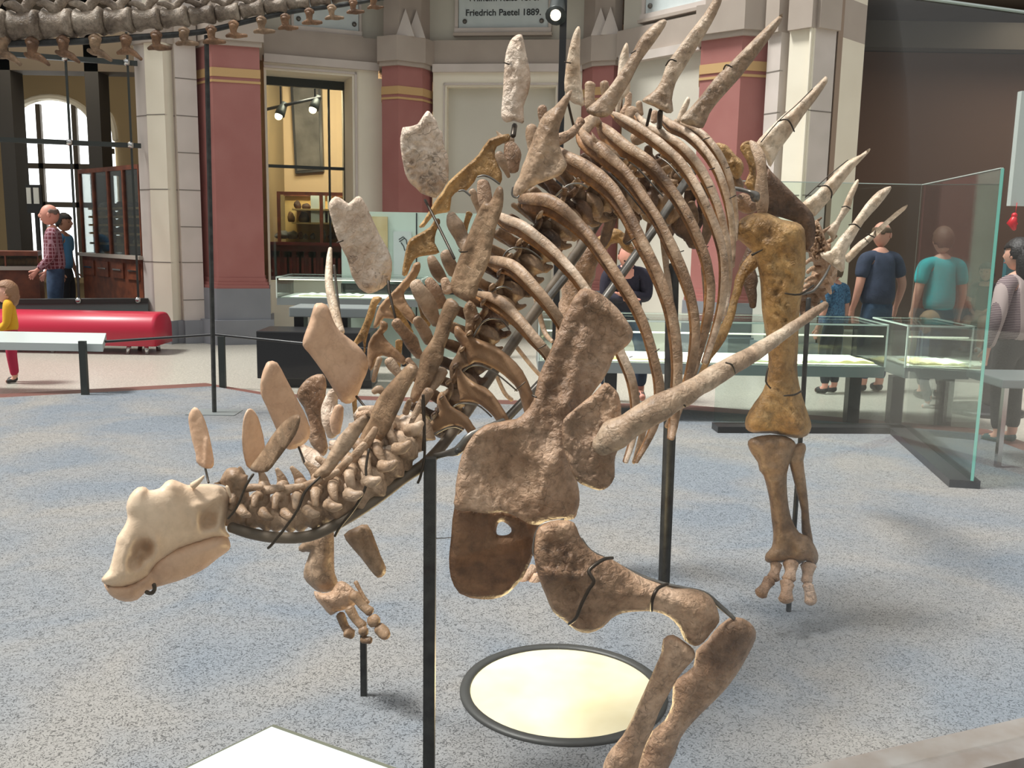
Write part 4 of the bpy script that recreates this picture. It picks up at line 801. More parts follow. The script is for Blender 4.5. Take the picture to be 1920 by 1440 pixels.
def plaid(name, base, line, rot=0, kx=22, kz=22, wd=.86):
    m = mat(name, base, .9); t = m.node_tree; b = t.nodes['Principled BSDF']; tcn = t.nodes.new('ShaderNodeTexCoord'); prev = None
    for d, sc_ in (('X', kx), ('Y', kx), ('Z', kz)) if rot else (('X', kx), ('Z', kz)):
        w_ = t.nodes.new('ShaderNodeTexWave'); w_.bands_direction = d; w_.inputs['Scale'].default_value = sc_/6.28; g = t.nodes.new('ShaderNodeMath'); g.operation = 'GREATER_THAN'; g.inputs[1].default_value = wd
        t.links.new(tcn.outputs['Object'], w_.inputs['Vector']); t.links.new(w_.outputs['Fac'], g.inputs[0])
        if prev is None: prev = g
        else:
            mx = t.nodes.new('ShaderNodeMath'); mx.operation = 'MAXIMUM'; t.links.new(prev.outputs[0], mx.inputs[0]); t.links.new(g.outputs[0], mx.inputs[1]); prev = mx
    r = t.nodes.new('ShaderNodeMixRGB'); r.inputs[1].default_value = (*base, 1); r.inputs[2].default_value = (*line, 1); t.links.new(prev.outputs[0], r.inputs[0]); t.links.new(r.outputs[0], b.inputs['Base Color']); return m
H_BR, H_BK, H_LB = mat('brown_hair', s(96, 70, 52), .6, bump=.5, bscale=80), mat('black_hair', s(34, 28, 26), .5, bump=.5, bscale=80), mat('fair_hair', s(150, 118, 86), .6, bump=.5, bscale=80)
JEANS = cloth('jeans', s(52, 72, 98), s(38, 54, 78)); DKT = cloth('dark_trousers', s(36, 38, 44)); SHB = mat('dark_shoes', s(44, 40, 38), .6); SHW = mat('pale_shoes', s(190, 190, 186), .6)
PI = math.pi
person('balding person in a red plaid shirt and blue jeans standing inside the left window', xw(100, 12.7, 450), 12.7, 1.82, PI/2+.3, dict(wL=(-.12, .1, .52), wR=(.13, .08, .5)), 'pink', plaid('plaid_shirt', s(104, 44, 54), s(160, 124, 134), rot=1, kx=40, kz=40, wd=.9), JEANS, SHB, mat('grey_hair', s(110, 92, 84), .7), 'long', bald=True, wide=1.15)
person('person with dark hair and a blue top behind the plaid shirt', xw(117, 14.2, 420), 14.2, 1.72, -PI/2, {}, 'tan', cloth('blue_top', s(84, 140, 184)), DKT, SHB, H_BK, 'short')
person('small child in a yellow top and dark pink trousers, looking up left', xw(22, 9.1, 640), 9.1, .99, PI*.62, dict(head=(0, .02, .9), nt=(0, .01, .84), wL=(-.1, .12, .5), eL=(-.12, .02, .6), wR=(.1, .14, .52), eR=(.12, .03, .6)), 'fair', cloth('yellow_top', s(214, 160, 36)), cloth('pink_trousers', s(176, 42, 72)), SHB, mat('child_hair', s(142, 104, 76), .6, bump=.5, bscale=80), 'long', hairlen=.07, hs=1.45, wide=1.1, nodd=-.25)
person('seated person in dark clothes with crossed arms and jeans, behind the ribs', xw(1172, 8.75, 560), 8.75, 1.62, PI-.05, dict(pel=(0, -.02, .5), waist=(0, .0, .575), chest=(0, .03, .67), nb=(0, .05, .745), nt=(0, .085, .79), head=(0, .12, .83), sL=(-.11, .05, .73), sR=(.11, .05, .73), eL=(-.12, .07, .6), eR=(.12, .07, .6), wL=(.0, .14, .62), wR=(-.0, .145, .6),
       hL=(-.06, 0, .48), hR=(.06, 0, .48), kL=(-.1, .12, .33), kR=(.1, .12, .33), aL=(-.1, .06, .06), aR=(.1, .06, .06), tL=(-.11, .15, .03), tR=(.11, .15, .03)), 'pink', cloth('dark_navy_jacket', s(38, 34, 48)), JEANS, SHB, H_BR, 'long', bald=True, wide=1.2, nodd=.5)
person('person in a navy t-shirt and jeans seen from behind, right hand hanging', xw(1645, 9.45, 550), 9.45, 1.72, .25, dict(wR=(.17, .05, .5), eR=(.16, -.01, .64), head=(.02, .03, .925)), 'pink', cloth('navy_shirt', s(58, 62, 84), s(48, 52, 72)), JEANS, SHB, H_BR, 'short', bald=True, wide=1.3, look=-.9)
person('young person in a bright turquoise t-shirt seen from behind', xw(1766, 9.1, 500), 9.1, 1.665, 0, {}, 'fair', cloth('turquoise_shirt', s(40, 178, 182)), cloth('black_trousers', s(34, 40, 46)), SHB, H_BR, 'short', wide=1.1)
person('toddler with fair curls and a denim jacket in front of the turquoise shirt', xw(1740, 8.62, 660), 8.62, .88, PI*.6, dict(head=(0, .02, .895), nt=(0, .01, .83), wL=(-.1, .1, .42), kL=(-.06, .08, .26), kR=(.06, -.04, .26), aR=(.06, -.14, .08), tR=(.06, -.08, .03)), 'fair', cloth('denim_jacket', s(92, 102, 128), s(76, 86, 110)), cloth('slate_trousers', s(70, 72, 84)), SHW, H_LB, 'long', hairlen=.03, hs=1.6, wide=1.15)
person('person with long dark hair and a zigzag patterned jacket at the right edge', xw(1903, 7.05, 600), 7.05, 1.56, .5, dict(wL=(-.16, .02, .47), eL=(-.17, -.02, .62)), 'fair', plaid('zigzag_jacket', s(92, 74, 80), s(168, 152, 148), kx=12, kz=160, wd=.72), cloth('black_slacks', s(36, 36, 38)), mat('green_shoes', s(44, 74, 74), .7), H_BK, 'long', hairlen=.12, wide=1.5)
person('seated person with bare knees and pale trainers, far right', xw(1846, 13.2, 560), 13.2, 1.65, PI*.75, dict(pel=(0, -.05, .3), waist=(0, -.04, .38), chest=(0, -.02, .49), nb=(0, -.02, .57), nt=(0, 0, .62), head=(0, .02, .68), sL=(-.1, -.02, .55), sR=(.1, -.02, .55), eL=(-.13, .02, .42), eR=(.13, .02, .42), wL=(-.06, .12, .36), wR=(.06, .12, .36),
       hL=(-.05, -.03, .28), hR=(.05, -.03, .28), kL=(-.06, .2, .29), kR=(.06, .2, .29), aL=(-.06, .2, .05), aR=(.06, .22, .05), tL=(-.06, .28, .03), tR=(.06, .3, .03)), 'tan', cloth('dark_top', s(44, 40, 42)), None, SHW, H_BK, 'short', hairlen=.1)
bx = xw(1846, 13.2, 560); tag(box('dark_stool', (bx-.3, 13.2-.15, -.03), (bx+.3, 13.65, .33), M_BLACK), 'black block seat under the person far right with bare knees', 'stool')
person('person in a blue patterned shirt half hidden behind the tail and glass', xw(1566, 9.3, 550), 9.3, 1.34, .6, dict(head=(-.02, .02, .915)), 'pink', cloth('blue_patterned_shirt', s(84, 124, 160), s(36, 60, 92), 60), DKT, SHB, H_BR, 'short', hs=1.05, wide=1.1)
# a narrow white wall and a red figure of a wall sign far right
tag(box('white_display_panel', (xw(1903, 10, 300), 10, at(1903, 386, 10).z), (xw(1980, 10, 300), 10.08, at(1903, 170, 10).z), M_PANELW), 'white hanging panel at the right edge above the long dark hair', 'panel')
bm = bmesh.new(); bmesh.ops.create_uvsphere(bm, u_segments=10, v_segments=8, radius=.03, matrix=Matrix.Translation(at(1902, 404, 9.9))); tubew(bm, [at(1902, 408, 9.9), at(1897, 418, 9.9), at(1902, 430, 9.9)], [.03, .05, .02], 8); tubew(bm, [at(1899, 412, 9.9), at(1907, 420, 9.9)], [.018, .012], 6); q_ = at(1904, 400, 9.98); tubew(bm, [q_, Vector((q_.x+.01, 9.99, at(1904, 380, 9.99).z))], [.004, .004], 5, 1, None, False)
tag(fin('red_ornament', bm, mat('red_plastic', s(200, 28, 40), .4), None, True), 'small bright red hanging ornament below the white panel', 'ornament')
# ------------------------------------------------------------------ the spiked dinosaur skeleton
SK = thing('dinosaur_skeleton', 'brown mounted skeleton of a plated, spiked dinosaur on grey carpet, head lowered left', 'dinosaur skeleton', (0.2, 2.9, 0))
SP = [(440, 948, 2.22), (500, 955, 2.22), (560, 954, 2.23), (620, 938, 2.25), (670, 908, 2.28), (715, 868, 2.33), (752, 818, 2.4), (785, 760, 2.48), (815, 690, 2.56), (845, 620, 2.64), (880, 545, 2.72), (920, 475, 2.82), (965, 410, 2.93), (1015, 355, 3.05), (1070, 315, 3.18), (1130, 290, 3.3), (1200, 285, 3.42), (1270, 300, 3.54), (1340, 330, 3.66), (1400, 370, 3.78)]
# --- skull and jaw
sk_out = Z('S', [(110, 1240), (160, 1180), (185, 1090), (205, 1010), (215, 960), (255, 900), (285, 830), (275, 760), (300, 680), (355, 625), (410, 625), (430, 645), (500, 632), (540, 590), (585, 572), (640, 590), (690, 610), (730, 605), (790, 603), (860, 605), (930, 620), (975, 650), (985, 700), (960, 780), (945, 870), (950, 920), (975, 960), (860, 970), (760, 1000), (640, 1040), (560, 1090), (480, 1150), (430, 1220), (360, 1270), (270, 1300), (180, 1300), (125, 1275)])
def zr(k, L):
    s_, ox, oy = ZK[k]; o = []
    for q in L:
        if len(q) == 4: o.append((ox+q[0]/s_, oy+q[1]/s_, q[2]/s_, q[3]))
        else: o.append((ox+q[0]/s_, oy+q[1]/s_, ox+q[2]/s_, oy+q[3]/s_, q[4]/s_, q[5]))
    return o
skull = slab('skull', sk_out, 2.08, 40, 62, B_SKULL, SK, gx=0.0009, step=5, relief=zr('S', [
    (390, 1045, 72, -46), (335, 1130, 52, -34), (420, 1010, 40, -14),
    (830, 850, 58, -52), (868, 785, 40, -24), (790, 895, 30, -16),
    (930, 660, 30, -20), (300, 1010, 470, 980, 22, 6), (270, 1050, 265, 1200, 18, 5), (470, 1000, 470, 1110, 20, 6),
    (570, 610, 640, 630, 16, 8), (740, 650, 850, 645, 9, -7), (350, 640, 430, 640, 26, 6),
    (740, 760, 900, 700, 28, 8), (740, 800, 760, 900, 18, 5), (920, 740, 940, 930, 26, 8),
    (480, 1110, 600, 1040, 26, 5), (640, 1000, 900, 930, 40, 5), (200, 1270, 420, 1220, 26, 4), (210, 1130, 200, 1240, 10, -3), (230, 1110, 215, 1250, 9, 3)]), rough=1.0, rf=0.05)
slab('lower_jaw', Z('S', [(125, 1275), (180, 1275), (270, 1275), (340, 1245), (410, 1195), (470, 1120), (550, 1060), (640, 1015), (760, 975), (860, 945), (945, 940), (978, 1000), (970, 1050), (900, 1100), (820, 1165), (740, 1210), (620, 1260), (480, 1300), (400, 1340), (350, 1385), (270, 1398), (190, 1370), (150, 1330)]), 2.09, 30, 30, B_SMOOTH, SK, gx=0.0009, step=6, relief=zr('S', [(500, 1290, 430, 1190, 30, -8), (300, 1340, 120, 5), (640, 1100, 900, 1010, 30, 4)]), rough=1.5)
tube('mount_ring', Z('S', [(410, 1330, 2.0, 4), (430, 1340, 2.0, 4), (455, 1335, 2.0, 4), (468, 1310, 2.0, 4), (462, 1280, 2.0, 4)]), M_WIRE, skull, sides=6).location
hornlet = tube('orbital_horn', Z('S', [(725, 615, 2.1, 7), (765, 585, 2.1, 5), (800, 550, 2.1, 2)]), B_SKULL, skull)
slab('cheek_horn', Z('S', [(945, 620), (965, 615), (985, 670), (985, 700), (965, 680)]), 2.09, 4, 4, B_SKULL, skull)
# --- neck
def vert(i, big=1.0, mid=B_TAN):
    """one neck vertebra built along the spine curve SP with centrum, arch, spine and side processes"""
    x, y, Y, dx, dy, L = i; h = math.hypot(dx, dy); ax, ay = dx/h, dy/h; ux, uy = ay, -ax
    if uy > 0: ux, uy = -ux, -uy
    bm = bmesh.new(); b = big
    zx, zy = x-ux*7*b, y-uy*7*b; tadd(bm, [(zx-ax*L*.5, zy-ay*L*.5, Y, 19*b), (zx-ax*L*.36, zy-ay*L*.36, Y, 20*b), (zx, zy, Y, 16*b), (zx+ax*L*.34, zy+ay*L*.34, Y, 20.5*b), (zx+ax*L*.5, zy+ay*L*.5, Y, 19*b)], 3, 12, 1.0, .25)
    tadd(bm, [(x+ux*6*b, y+uy*6*b, Y, 11*b), (x+ux*20*b, y+uy*20*b, Y-.01, 8*b), (x+ux*30*b, y+uy*30*b, Y, 7*b)], 3, 10, 1.2, .3)
    for sgn in (-1, 1):     # the two side processes
        Ys = Y+sgn*.035*b
        tadd(bm, [(x+ux*16*b, y+uy*16*b, Y, 8*b), (x+ux*14*b-ax*8*b, y+uy*14*b-ay*8*b, Ys, 6*b), (x+ux*8*b-ax*16*b+sgn*-6*b, y+uy*8*b-ay*16*b+6*b, Ys+sgn*.02, 4*b)], 3, 8, .8, .3)
        tadd(bm, [(x+ux*22*b, y+uy*22*b, Y+sgn*.02, 6*b), (x+ux*26*b+ax*14*b, y+uy*26*b+ay*14*b, Y+sgn*.03, 5*b), (x+ux*28*b+ax*24*b, y+uy*28*b+ay*24*b, Y+sgn*.03, 3.5*b)], 3, 8, .6, .3)
        tadd(bm, [(x-ux*2*b, y-uy*2*b, Ys*.995, 7*b), (x-ux*8*b+ax*6*b, y-uy*8*b+ay*6*b, Ys*.985, 6*b), (x-ux*10*b+ax*14*b, y-uy*10*b+ay*14*b, Ys*.985, 3*b)], 3, 8, .8, .2)
    tadd(bm, [(x+ux*24*b, y+uy*24*b, Y, 8*b), (x+ux*36*b-ax*2, y+uy*36*b-ay*2, Y, 5.5*b), (x+ux*48*b-ax*7*b, y+uy*48*b-ay*7*b, Y, 2.5*b)], 3, 8, .35, .15)
    return fin('neck_vertebra', bm, mid, SK, True)
C = catmull(SP, 8); arc = [0]
for a, b2 in zip(C, C[1:]): arc.append(arc[-1]+math.hypot(b2[0]-a[0], b2[1]-a[1]))
def along(d):
    for k in range(len(arc)-1):
        if arc[k+1] >= d:
            t = (d-arc[k])/(arc[k+1]-arc[k]+1e-9); p = C[k]*(1-t)+C[k+1]*t; q = C[min(k+2, len(C)-1)]-C[max(k-1, 0)]
            return p[0], p[1], p[2], q[0], q[1]
    p = C[-1]; q = C[-1]-C[-3]; return p[0], p[1], p[2], q[0], q[1]
for k in range(10):
    p = along(10+k*41); vert(p+(37,), 1.5+.05*k, B_TAN)
# broad processes over the neck base, pale bone painting the light they catch
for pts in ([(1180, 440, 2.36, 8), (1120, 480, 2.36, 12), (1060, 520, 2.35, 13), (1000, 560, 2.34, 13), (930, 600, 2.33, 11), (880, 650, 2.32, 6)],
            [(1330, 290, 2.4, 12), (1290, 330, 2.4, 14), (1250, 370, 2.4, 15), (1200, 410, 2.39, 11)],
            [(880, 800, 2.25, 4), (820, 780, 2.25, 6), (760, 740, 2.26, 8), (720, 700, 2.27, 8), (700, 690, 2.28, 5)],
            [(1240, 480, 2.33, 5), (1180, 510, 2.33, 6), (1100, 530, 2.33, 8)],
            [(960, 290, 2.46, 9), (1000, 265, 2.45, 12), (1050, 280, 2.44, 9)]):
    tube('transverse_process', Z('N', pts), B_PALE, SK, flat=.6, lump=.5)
slab('atlas_vertebra', Z('N', [(0, 740), (40, 730), (60, 690), (90, 645), (130, 635), (170, 640), (200, 680), (235, 690), (215, 760), (190, 850), (120, 930), (100, 900), (120, 840), (80, 760), (30, 750)]), 2.17, 16, 22, B_TAN, SK, relief=zr('N', [(120, 700, 40, 8), (170, 800, 30, -8)]), rough=4)
# --- plates of the far row, their lit faces painted in paler bone
def plate(kind, k, pts, Y, m, T=6, R=14, **kw):
    return slab(kind, Z(k, pts), Y, T, R, m, SK, **kw)
plate('back_plate', 'S', [(735, 83), (775, 110), (810, 180), (840, 290), (868, 440), (860, 490), (830, 500), (790, 490), (750, 455), (745, 400), (720, 310), (697, 190), (700, 130)], 2.25, B_SMOOTH, 5, 9, relief=zr('S', [(820, 300, 810, 500, 14, 5)]), rough=1.5)
plate('back_plate', 'S', [(1095, 98), (1130, 100), (1165, 150), (1190, 230), (1212, 340), (1200, 430), (1110, 500), (1075, 440), (1058, 330), (1060, 230), (1070, 150)], 2.3, B_SMOOTH, 6, 16, gx=.002, rough=2)
plate('back_plate', 'S', [(1445, 140), (1450, 180), (1420, 270), (1350, 370), (1290, 450), (1230, 520), (1150, 525), (1110, 500), (1140, 450), (1200, 370), (1250, 290), (1320, 200), (1380, 150), (1420, 135)], 2.14, B_BROWN, 5, 10, gx=-.002, rough=3)
plate('back_plate', 'E', [(1510, 893), (1560, 900), (1610, 990), (1680, 1120), (1730, 1220), (1745, 1300), (1720, 1350), (1660, 1385), (1600, 1380), (1560, 1290), (1500, 1150), (1465, 1070), (1470, 980), (1490, 920)], 2.4, B_SMOOTH, 7, 15, gx=.001, rough=1.5, relief=zr('E', [(1620, 1385, 1740, 1330, 30, 7)]))
plate('back_plate', 'F', [(340, 745), (400, 755), (430, 830), (470, 900), (560, 970), (620, 1040), (632, 1110), (600, 1190), (570, 1270), (530, 1310), (480, 1300), (440, 1240), (380, 1140), (300, 1030), (263, 985), (270, 930), (300, 850), (320, 780)], 2.5, B_SMOOTH, 9, 18, gx=.0008, rough=2, relief=zr('F', [(430, 1200, 620, 1180, 40, 5), (480, 1270, 60, 8)]))
plate('back_plate', 'F', [(445, 145), (490, 160), (520, 185), (545, 158), (580, 142), (610, 170), (640, 240), (690, 350), (740, 440), (765, 510), (760, 600), (735, 640), (680, 680), (630, 690), (580, 660), (540, 590), (510, 490), (470, 410), (440, 330), (415, 240), (410, 180)], 2.68, B_PALE, 8, 16, gx=.0008, step=6, rough=5, rf=.1, edge=1.5, relief=zr('F', [(620, 660, 60, 9), (540, 440, 740, 620, 12, -3)]))
plate('back_plate', 'B', [(820, 730), (840, 712), (890, 705), (920, 680), (950, 632), (975, 625), (1000, 660), (1030, 720), (1050, 770), (1060, 830), (1080, 880), (1083, 960), (1080, 1010), (1050, 1070), (1010, 1112), (960, 1100), (900, 1060), (850, 1010), (830, 930), (815, 830)], 2.95, B_PALE, 7, 14, gx=.0008, step=4.5, rough=7, rf=.2, edge=3)
plate('back_plate', 'C', [(230, 193), (243, 215), (260, 300), (275, 370), (285, 450), (270, 530), (245, 600), (248, 680), (235, 695), (190, 680), (150, 690), (120, 660), (122, 600), (130, 500), (135, 400), (145, 300), (170, 230), (200, 200)], 3.15, B_PALE, 8, 14, step=5, rough=5, rf=.15, relief=zr('C', [(180, 680, 50, 8), (230, 250, 180, 600, 16, 4)]))
plate('back_spike', 'C', [(550, 148), (565, 170), (562, 300), (567, 450), (588, 590), (555, 590), (515, 575), (475, 510), (480, 400), (500, 280), (525, 190)], 3.3, B_LIGHTSP, 8, 11, rough=1.5)
plate('back_spike', 'C', [(822, 240), (836, 262), (838, 350), (845, 450), (840, 520), (800, 560), (785, 640), (760, 630), (768, 500), (780, 350), (800, 280)], 3.48, B_LIGHTSP, 7, 9)
plate('back_spike', 'C', [(1165, 545), (1182, 560), (1172, 600), (1150, 650), (1130, 690), (1105, 680), (1125, 620)], 3.66, B_LIGHTSP, 4, 5)
tube('back_spike', Z('F', [(418, 437, 2.72, 3.5), (412, 500, 2.7, 5.5), (410, 620, 2.66, 7.5), (430, 740, 2.62, 9), (460, 860, 2.58, 9), (480, 910, 2.56, 7)]), B_LIGHTSP, SK)
tube('mount_rod', Z('F', [(440, 532, 2.72, 2.4), (452, 650, 2.7, 2.4), (480, 900, 2.66, 2.4)]), M_STEEL, SK, sides=6)
# --- plates and spikes of the near row, plates browner to paint their shaded side
plate('back_plate', 'N', [(1050, 270), (1060, 300), (1000, 400), (930, 510), (850, 600), (780, 690), (720, 712), (675, 700), (690, 660), (750, 600), (800, 500), (850, 420), (930, 340), (1000, 285)], 2.2, B_TAN, 5, 10, rough=3)
plate('back_plate', 'X', [(768, 681), (783, 693), (777, 710), (768, 727), (760, 742), (750, 765), (738, 790), (728, 811), (708, 833), (678, 844), (671, 839), (676, 817), (692, 785), (706, 750), (730, 719), (748, 700)], 2.3, B_BROWN, 6, 12, gx=-.001, rough=2, relief=[(755, 700, 690, 830, 6, -3)])
plate('back_plate', 'K', [(1430, 0), (1520, 20), (1575, 120), (1500, 250), (1450, 420), (1400, 560), (1380, 700), (1320, 800), (1250, 960), (1170, 1100), (1060, 1170), (1015, 1140), (1030, 1030), (1080, 900), (1110, 780), (1130, 640), (1200, 540), (1270, 430), (1310, 300), (1360, 150)], 2.4, B_BROWN, 6, 12, gx=-.001, rough=2, relief=zr('K', [(1230, 560, 1200, 1000, 40, 4), (1330, 500, 1290, 800, 26, -4)]))
plate('back_plate', 'X', [(908, 377), (915, 381), (922, 373), (928, 358), (935, 349), (942, 352), (944, 363), (943, 387), (936, 410), (929, 430), (925, 450), (918, 487), (910, 508), (898, 533), (895, 550), (887, 561), (868, 560), (857, 555), (847, 547), (845, 530), (850, 513), (858, 490), (867, 467), (877, 442), (887, 417), (897, 395)], 2.55, B_BROWN, 7, 14, gx=-.001, step=5, rough=3, rf=.12, relief=[(880, 500, 910, 400, 8, -3), (899, 505, 5, -5)])
plate('shoulder_plate', 'C', [(517, 503), (505, 560), (475, 640), (445, 740), (445, 820), (470, 880), (487, 930), (460, 980), (400, 1010), (320, 1040), (250, 1080), (215, 1112), (190, 1100), (185, 1060), (220, 990), (250, 900), (290, 800), (320, 720), (360, 640), (420, 600), (470, 540)], 2.8, B_TAN, 9, 17, gx=-.0006, step=4.5, rough=4, rf=.2, edge=2, relief=zr('C', [(420, 650, 280, 1000, 30, 6), (400, 930, 60, -4)]))
plate('back_spike', 'C', [(1048, 112), (1040, 150), (980, 240), (900, 350), (850, 450), (790, 550), (740, 640), (680, 662), (610, 640), (600, 610), (650, 570), (720, 500), (790, 400), (850, 310), (890, 230), (950, 160), (1010, 115)], 3.05, B_SPIKE, 9, 11, step=5, rough=3, relief=zr('C', [(650, 640, 40, 6)]))
plate('back_spike', 'C', [(1368, -20), (1330, 80), (1270, 190), (1200, 300), (1140, 400), (1100, 470), (1080, 560), (1087, 625), (1050, 637), (980, 600), (913, 572), (930, 545), (980, 510), (1020, 450), (1050, 360), (1100, 290), (1180, 180), (1260, 80), (1310, 0), (1345, -35)], 3.25, B_SPIKE, 11, 13, step=5, rough=4, relief=zr('C', [(1100, 300, 1300, 0, 16, 4), (920, 575, 1070, 630, 26, 6)]))
plate('back_spike', 'C', [(1703, 78), (1690, 130), (1620, 230), (1530, 350), (1450, 450), (1350, 560), (1290, 640), (1255, 720), (1200, 712), (1135, 690), (1130, 660), (1180, 610), (1250, 530), (1320, 440), (1400, 360), (1500, 260), (1600, 160), (1680, 90)], 3.45, B_SPIKE, 12, 14, step=5, rough=5, relief=zr('C', [(1400, 380, 1680, 110, 18, 4)]))
plate('tail_spike', 'D', [(808, 430), (815, 460), (750, 560), (680, 650), (600, 770), (540, 850), (495, 940), (470, 900), (430, 840), (412, 805), (470, 740), (550, 660), (640, 580), (730, 500), (790, 440)], 3.85, B_LIGHTSP, 14, 16, step=6, rough=4, relief=zr('D', [(440, 800, 780, 450, 20, 5), (460, 860, 40, 6)]))
plate('tail_spike', 'D', [(1052, 833), (1045, 860), (960, 950), (890, 1040), (830, 1120), (760, 1200), (735, 1218), (700, 1190), (663, 1150), (740, 1090), (830, 1000), (920, 910), (1000, 870)], 4.05, B_LIGHTSP, 14, 15, step=6, rough=4, relief=zr('D', [(700, 1130, 1020, 850, 18, 5)]))
plate('tail_spike', 'D', [(990, 1010), (985, 1050), (960, 1110), (940, 1180), (890, 1250), (850, 1358), (830, 1330), (805, 1290), (860, 1240), (900, 1160), (930, 1090), (970, 1020)], 4.4, B_LIGHTSP, 7, 9, rough=2)
plate('tail_spike', 'X', [(1670, 349), (1668, 360), (1647, 387), (1620, 417), (1600, 450), (1585, 477), (1584, 503), (1577, 510), (1560, 497), (1540, 482), (1539, 473), (1557, 470), (1573, 447), (1597, 420), (1623, 383), (1647, 358)], 4.2, B_LIGHTSP, 9, 11, step=5, rough=3, relief=[(1558, 485, 10, -5), (1580, 440, 1660, 355, 5, 2)])
plate('tail_spike', 'H', [(1266, 10), (1250, 40), (1170, 110), (1090, 190), (1010, 260), (935, 338), (912, 310), (930, 280), (990, 220), (1050, 180), (1120, 120), (1200, 50)], 4.35, B_LIGHTSP, 7, 9, rough=3, edge=1)
# --- wires that bind the plates and spikes
for pts in (Z('D', [(535, 683, 3.78, 1.3), (580, 670, 3.76, 1.5), (605, 690, 3.75, 1.5), (628, 740, 3.78, 1.3)]), Z('D', [(760, 1050, 3.97, 1.3), (810, 1045, 3.95, 1.5), (838, 1080, 3.95, 1.5), (835, 1115, 3.97, 1.3)]),
            Z('D', [(440, 800, 3.78, .9), (540, 680, 3.77, .9), (640, 590, 3.77, .9), (730, 500, 3.78, .9)]), Z('D', [(690, 1110, 3.97, .9), (830, 980, 3.96, .9), (930, 900, 3.97, .9)]),
            Z('D', [(895, 1165, 4.36, 1.1), (920, 1160, 4.35, 1.1), (945, 1175, 4.36, 1.1)]), Z('D', [(935, 1265, 4.14, 1.2), (970, 1262, 4.12, 1.4), (1005, 1290, 4.14, 1.2)]), Z('D', [(1035, 1315, 4.3, 1.1), (1080, 1335, 4.3, 1.1)]),
            Z('C', [(1045, 370, 3.19, 1.3), (1070, 335, 3.17, 1.5), (1105, 345, 3.18, 1.3)]), Z('C', [(1370, 390, 3.38, 1.3), (1385, 365, 3.36, 1.5), (1418, 378, 3.38, 1.3)]), Z('C', [(850, 300, 3, 1.2), (875, 285, 3, 1.2)]),
            Z('C', [(133, 352, 3.1, 1.2), (165, 362, 3.1, 1.2)]), Z('C', [(475, 348, 3.26, 1.2), (510, 355, 3.26, 1.2)]), Z('F', [(455, 405, 2.63, 1.5), (490, 393, 2.63, 1.5)]),
            Z('J', [(965, 410, 2.49, 1.5), (985, 435, 2.48, 1.6), (1060, 432, 2.5, 1.2)])):
    tube('wire_binding', pts, M_WIRE, SK, n=3, sides=6)
# --- rods that carry the plates
for pts in ([(385, 878, 2.26, 2.2), (391, 905, 2.2, 2.2)], [(797, 375, 2.95, 2.6), (812, 404, 2.9, 2.6), (830, 440, 2.85, 2.6), (852, 485, 2.78, 2.6)], [(728, 527, 2.66, 3), (730, 548, 2.64, 2.6), (742, 598, 2.6, 2.2)],
            [(668, 743, 2.5, 2.4), (690, 770, 2.46, 2.4)], [(560, 838, 2.4, 2.2), (572, 870, 2.36, 2.2)], [(965, 235, 3.15, 5), (962, 255, 3.1, 5)], [(1220, 205, 3.27, 3), (1213, 235, 3.35, 3)], [(1238, 210, 3.25, 5), (1236, 240, 3.38, 5)],
            [(1062, 180, 3.0, 2.4), (1075, 235, 3.1, 2.4)]):
    tube('plate_rod', pts, M_WIRE, SK, n=2, sides=6)
# --- near ribs (px, py, bulge to the viewer, radius)
def rib(pts, Y0, Y1, m, flange=True):
    """curved rib: pale outer shaft and a thin amber flange along its inner edge"""
    n = len(pts); P = []; Q = []
    for i, (x, y, r) in enumerate(pts):
        t = i/(n-1); a, b = pts[max(i-1, 0)], pts[min(i+1, n-1)]; dx, dy = b[0]-a[0], b[1]-a[1]; h = math.hypot(dx, dy); nx, ny = dy/h, -dx/h
        Y = Y0+(Y1-Y0)*t-.12*math.sin(math.pi*min(t*1.1, 1)); o = .28 if flange else 0
        P.append((x+nx*r*o, y+ny*r*o, Y, r*(1-o)))
        fo = max(0, 1-t*1.5); Q.append((x-nx*r*(.15+.4*fo), y-ny*r*(.15+.4*fo), Y+.03, r*(.7+.35*fo*(1-abs(2*t/.7-.6))) if t > 0 else r*.5))
    o_ = tube('rib', P, m, SK, n=4, sides=12, flat=.6, lump=.1)
    if flange: tube('rib_flange', Q, B_AMBER, o_, n=4, sides=8, flat=.22, lump=.05)
    return o_
def px(*v): return list(v)
slab('rib', Z('T', [(880, 645), (925, 700), (1000, 830), (1120, 900), (1210, 965), (1280, 1070), (1330, 1160), (1262, 1245), (1180, 1130), (1080, 1080), (960, 1095), (860, 1140), (760, 1185), (690, 1200), (690, 1090), (790, 990), (850, 900), (815, 800), (830, 700)]), 2.44, 8, 12, B_WING, SK, gx=-.0004, step=4, relief=zr('T', [(890, 680, 1020, 860, 24, 5), (1020, 860, 1290, 1130, 24, 5)]))
slab('rib', Z('T', [(1100, 335), (1150, 400), (1230, 480), (1340, 550), (1440, 590), (1540, 680), (1640, 820), (1740, 990), (1760, 1100), (1640, 1090), (1560, 990), (1500, 920), (1380, 820), (1280, 780), (1170, 770), (1100, 770), (1112, 700), (1085, 600), (1078, 450)]), 2.5, 9, 12, B_WING, SK, gx=-.0004, step=4, relief=zr('T', [(1110, 370, 1300, 570, 24, 5), (1300, 570, 1500, 700, 24, 5), (1500, 700, 1680, 960, 24, 5)]))
slab('rib', [(853, 612), (862, 613), (873, 625), (890, 633), (908, 640), (928, 648), (955, 668), (980, 695), (998, 735), (1008, 775), (985, 780), (973, 735), (955, 713), (933, 695), (908, 682), (890, 679), (879, 684), (873, 662), (864, 646), (852, 630)], 2.58, 9, 12, B_WING, SK, gx=-.0004, step=4, relief=[(858, 617, 900, 645, 4, 5), (900, 645, 940, 662, 5, 5), (940, 662, 995, 750, 6, 5)])
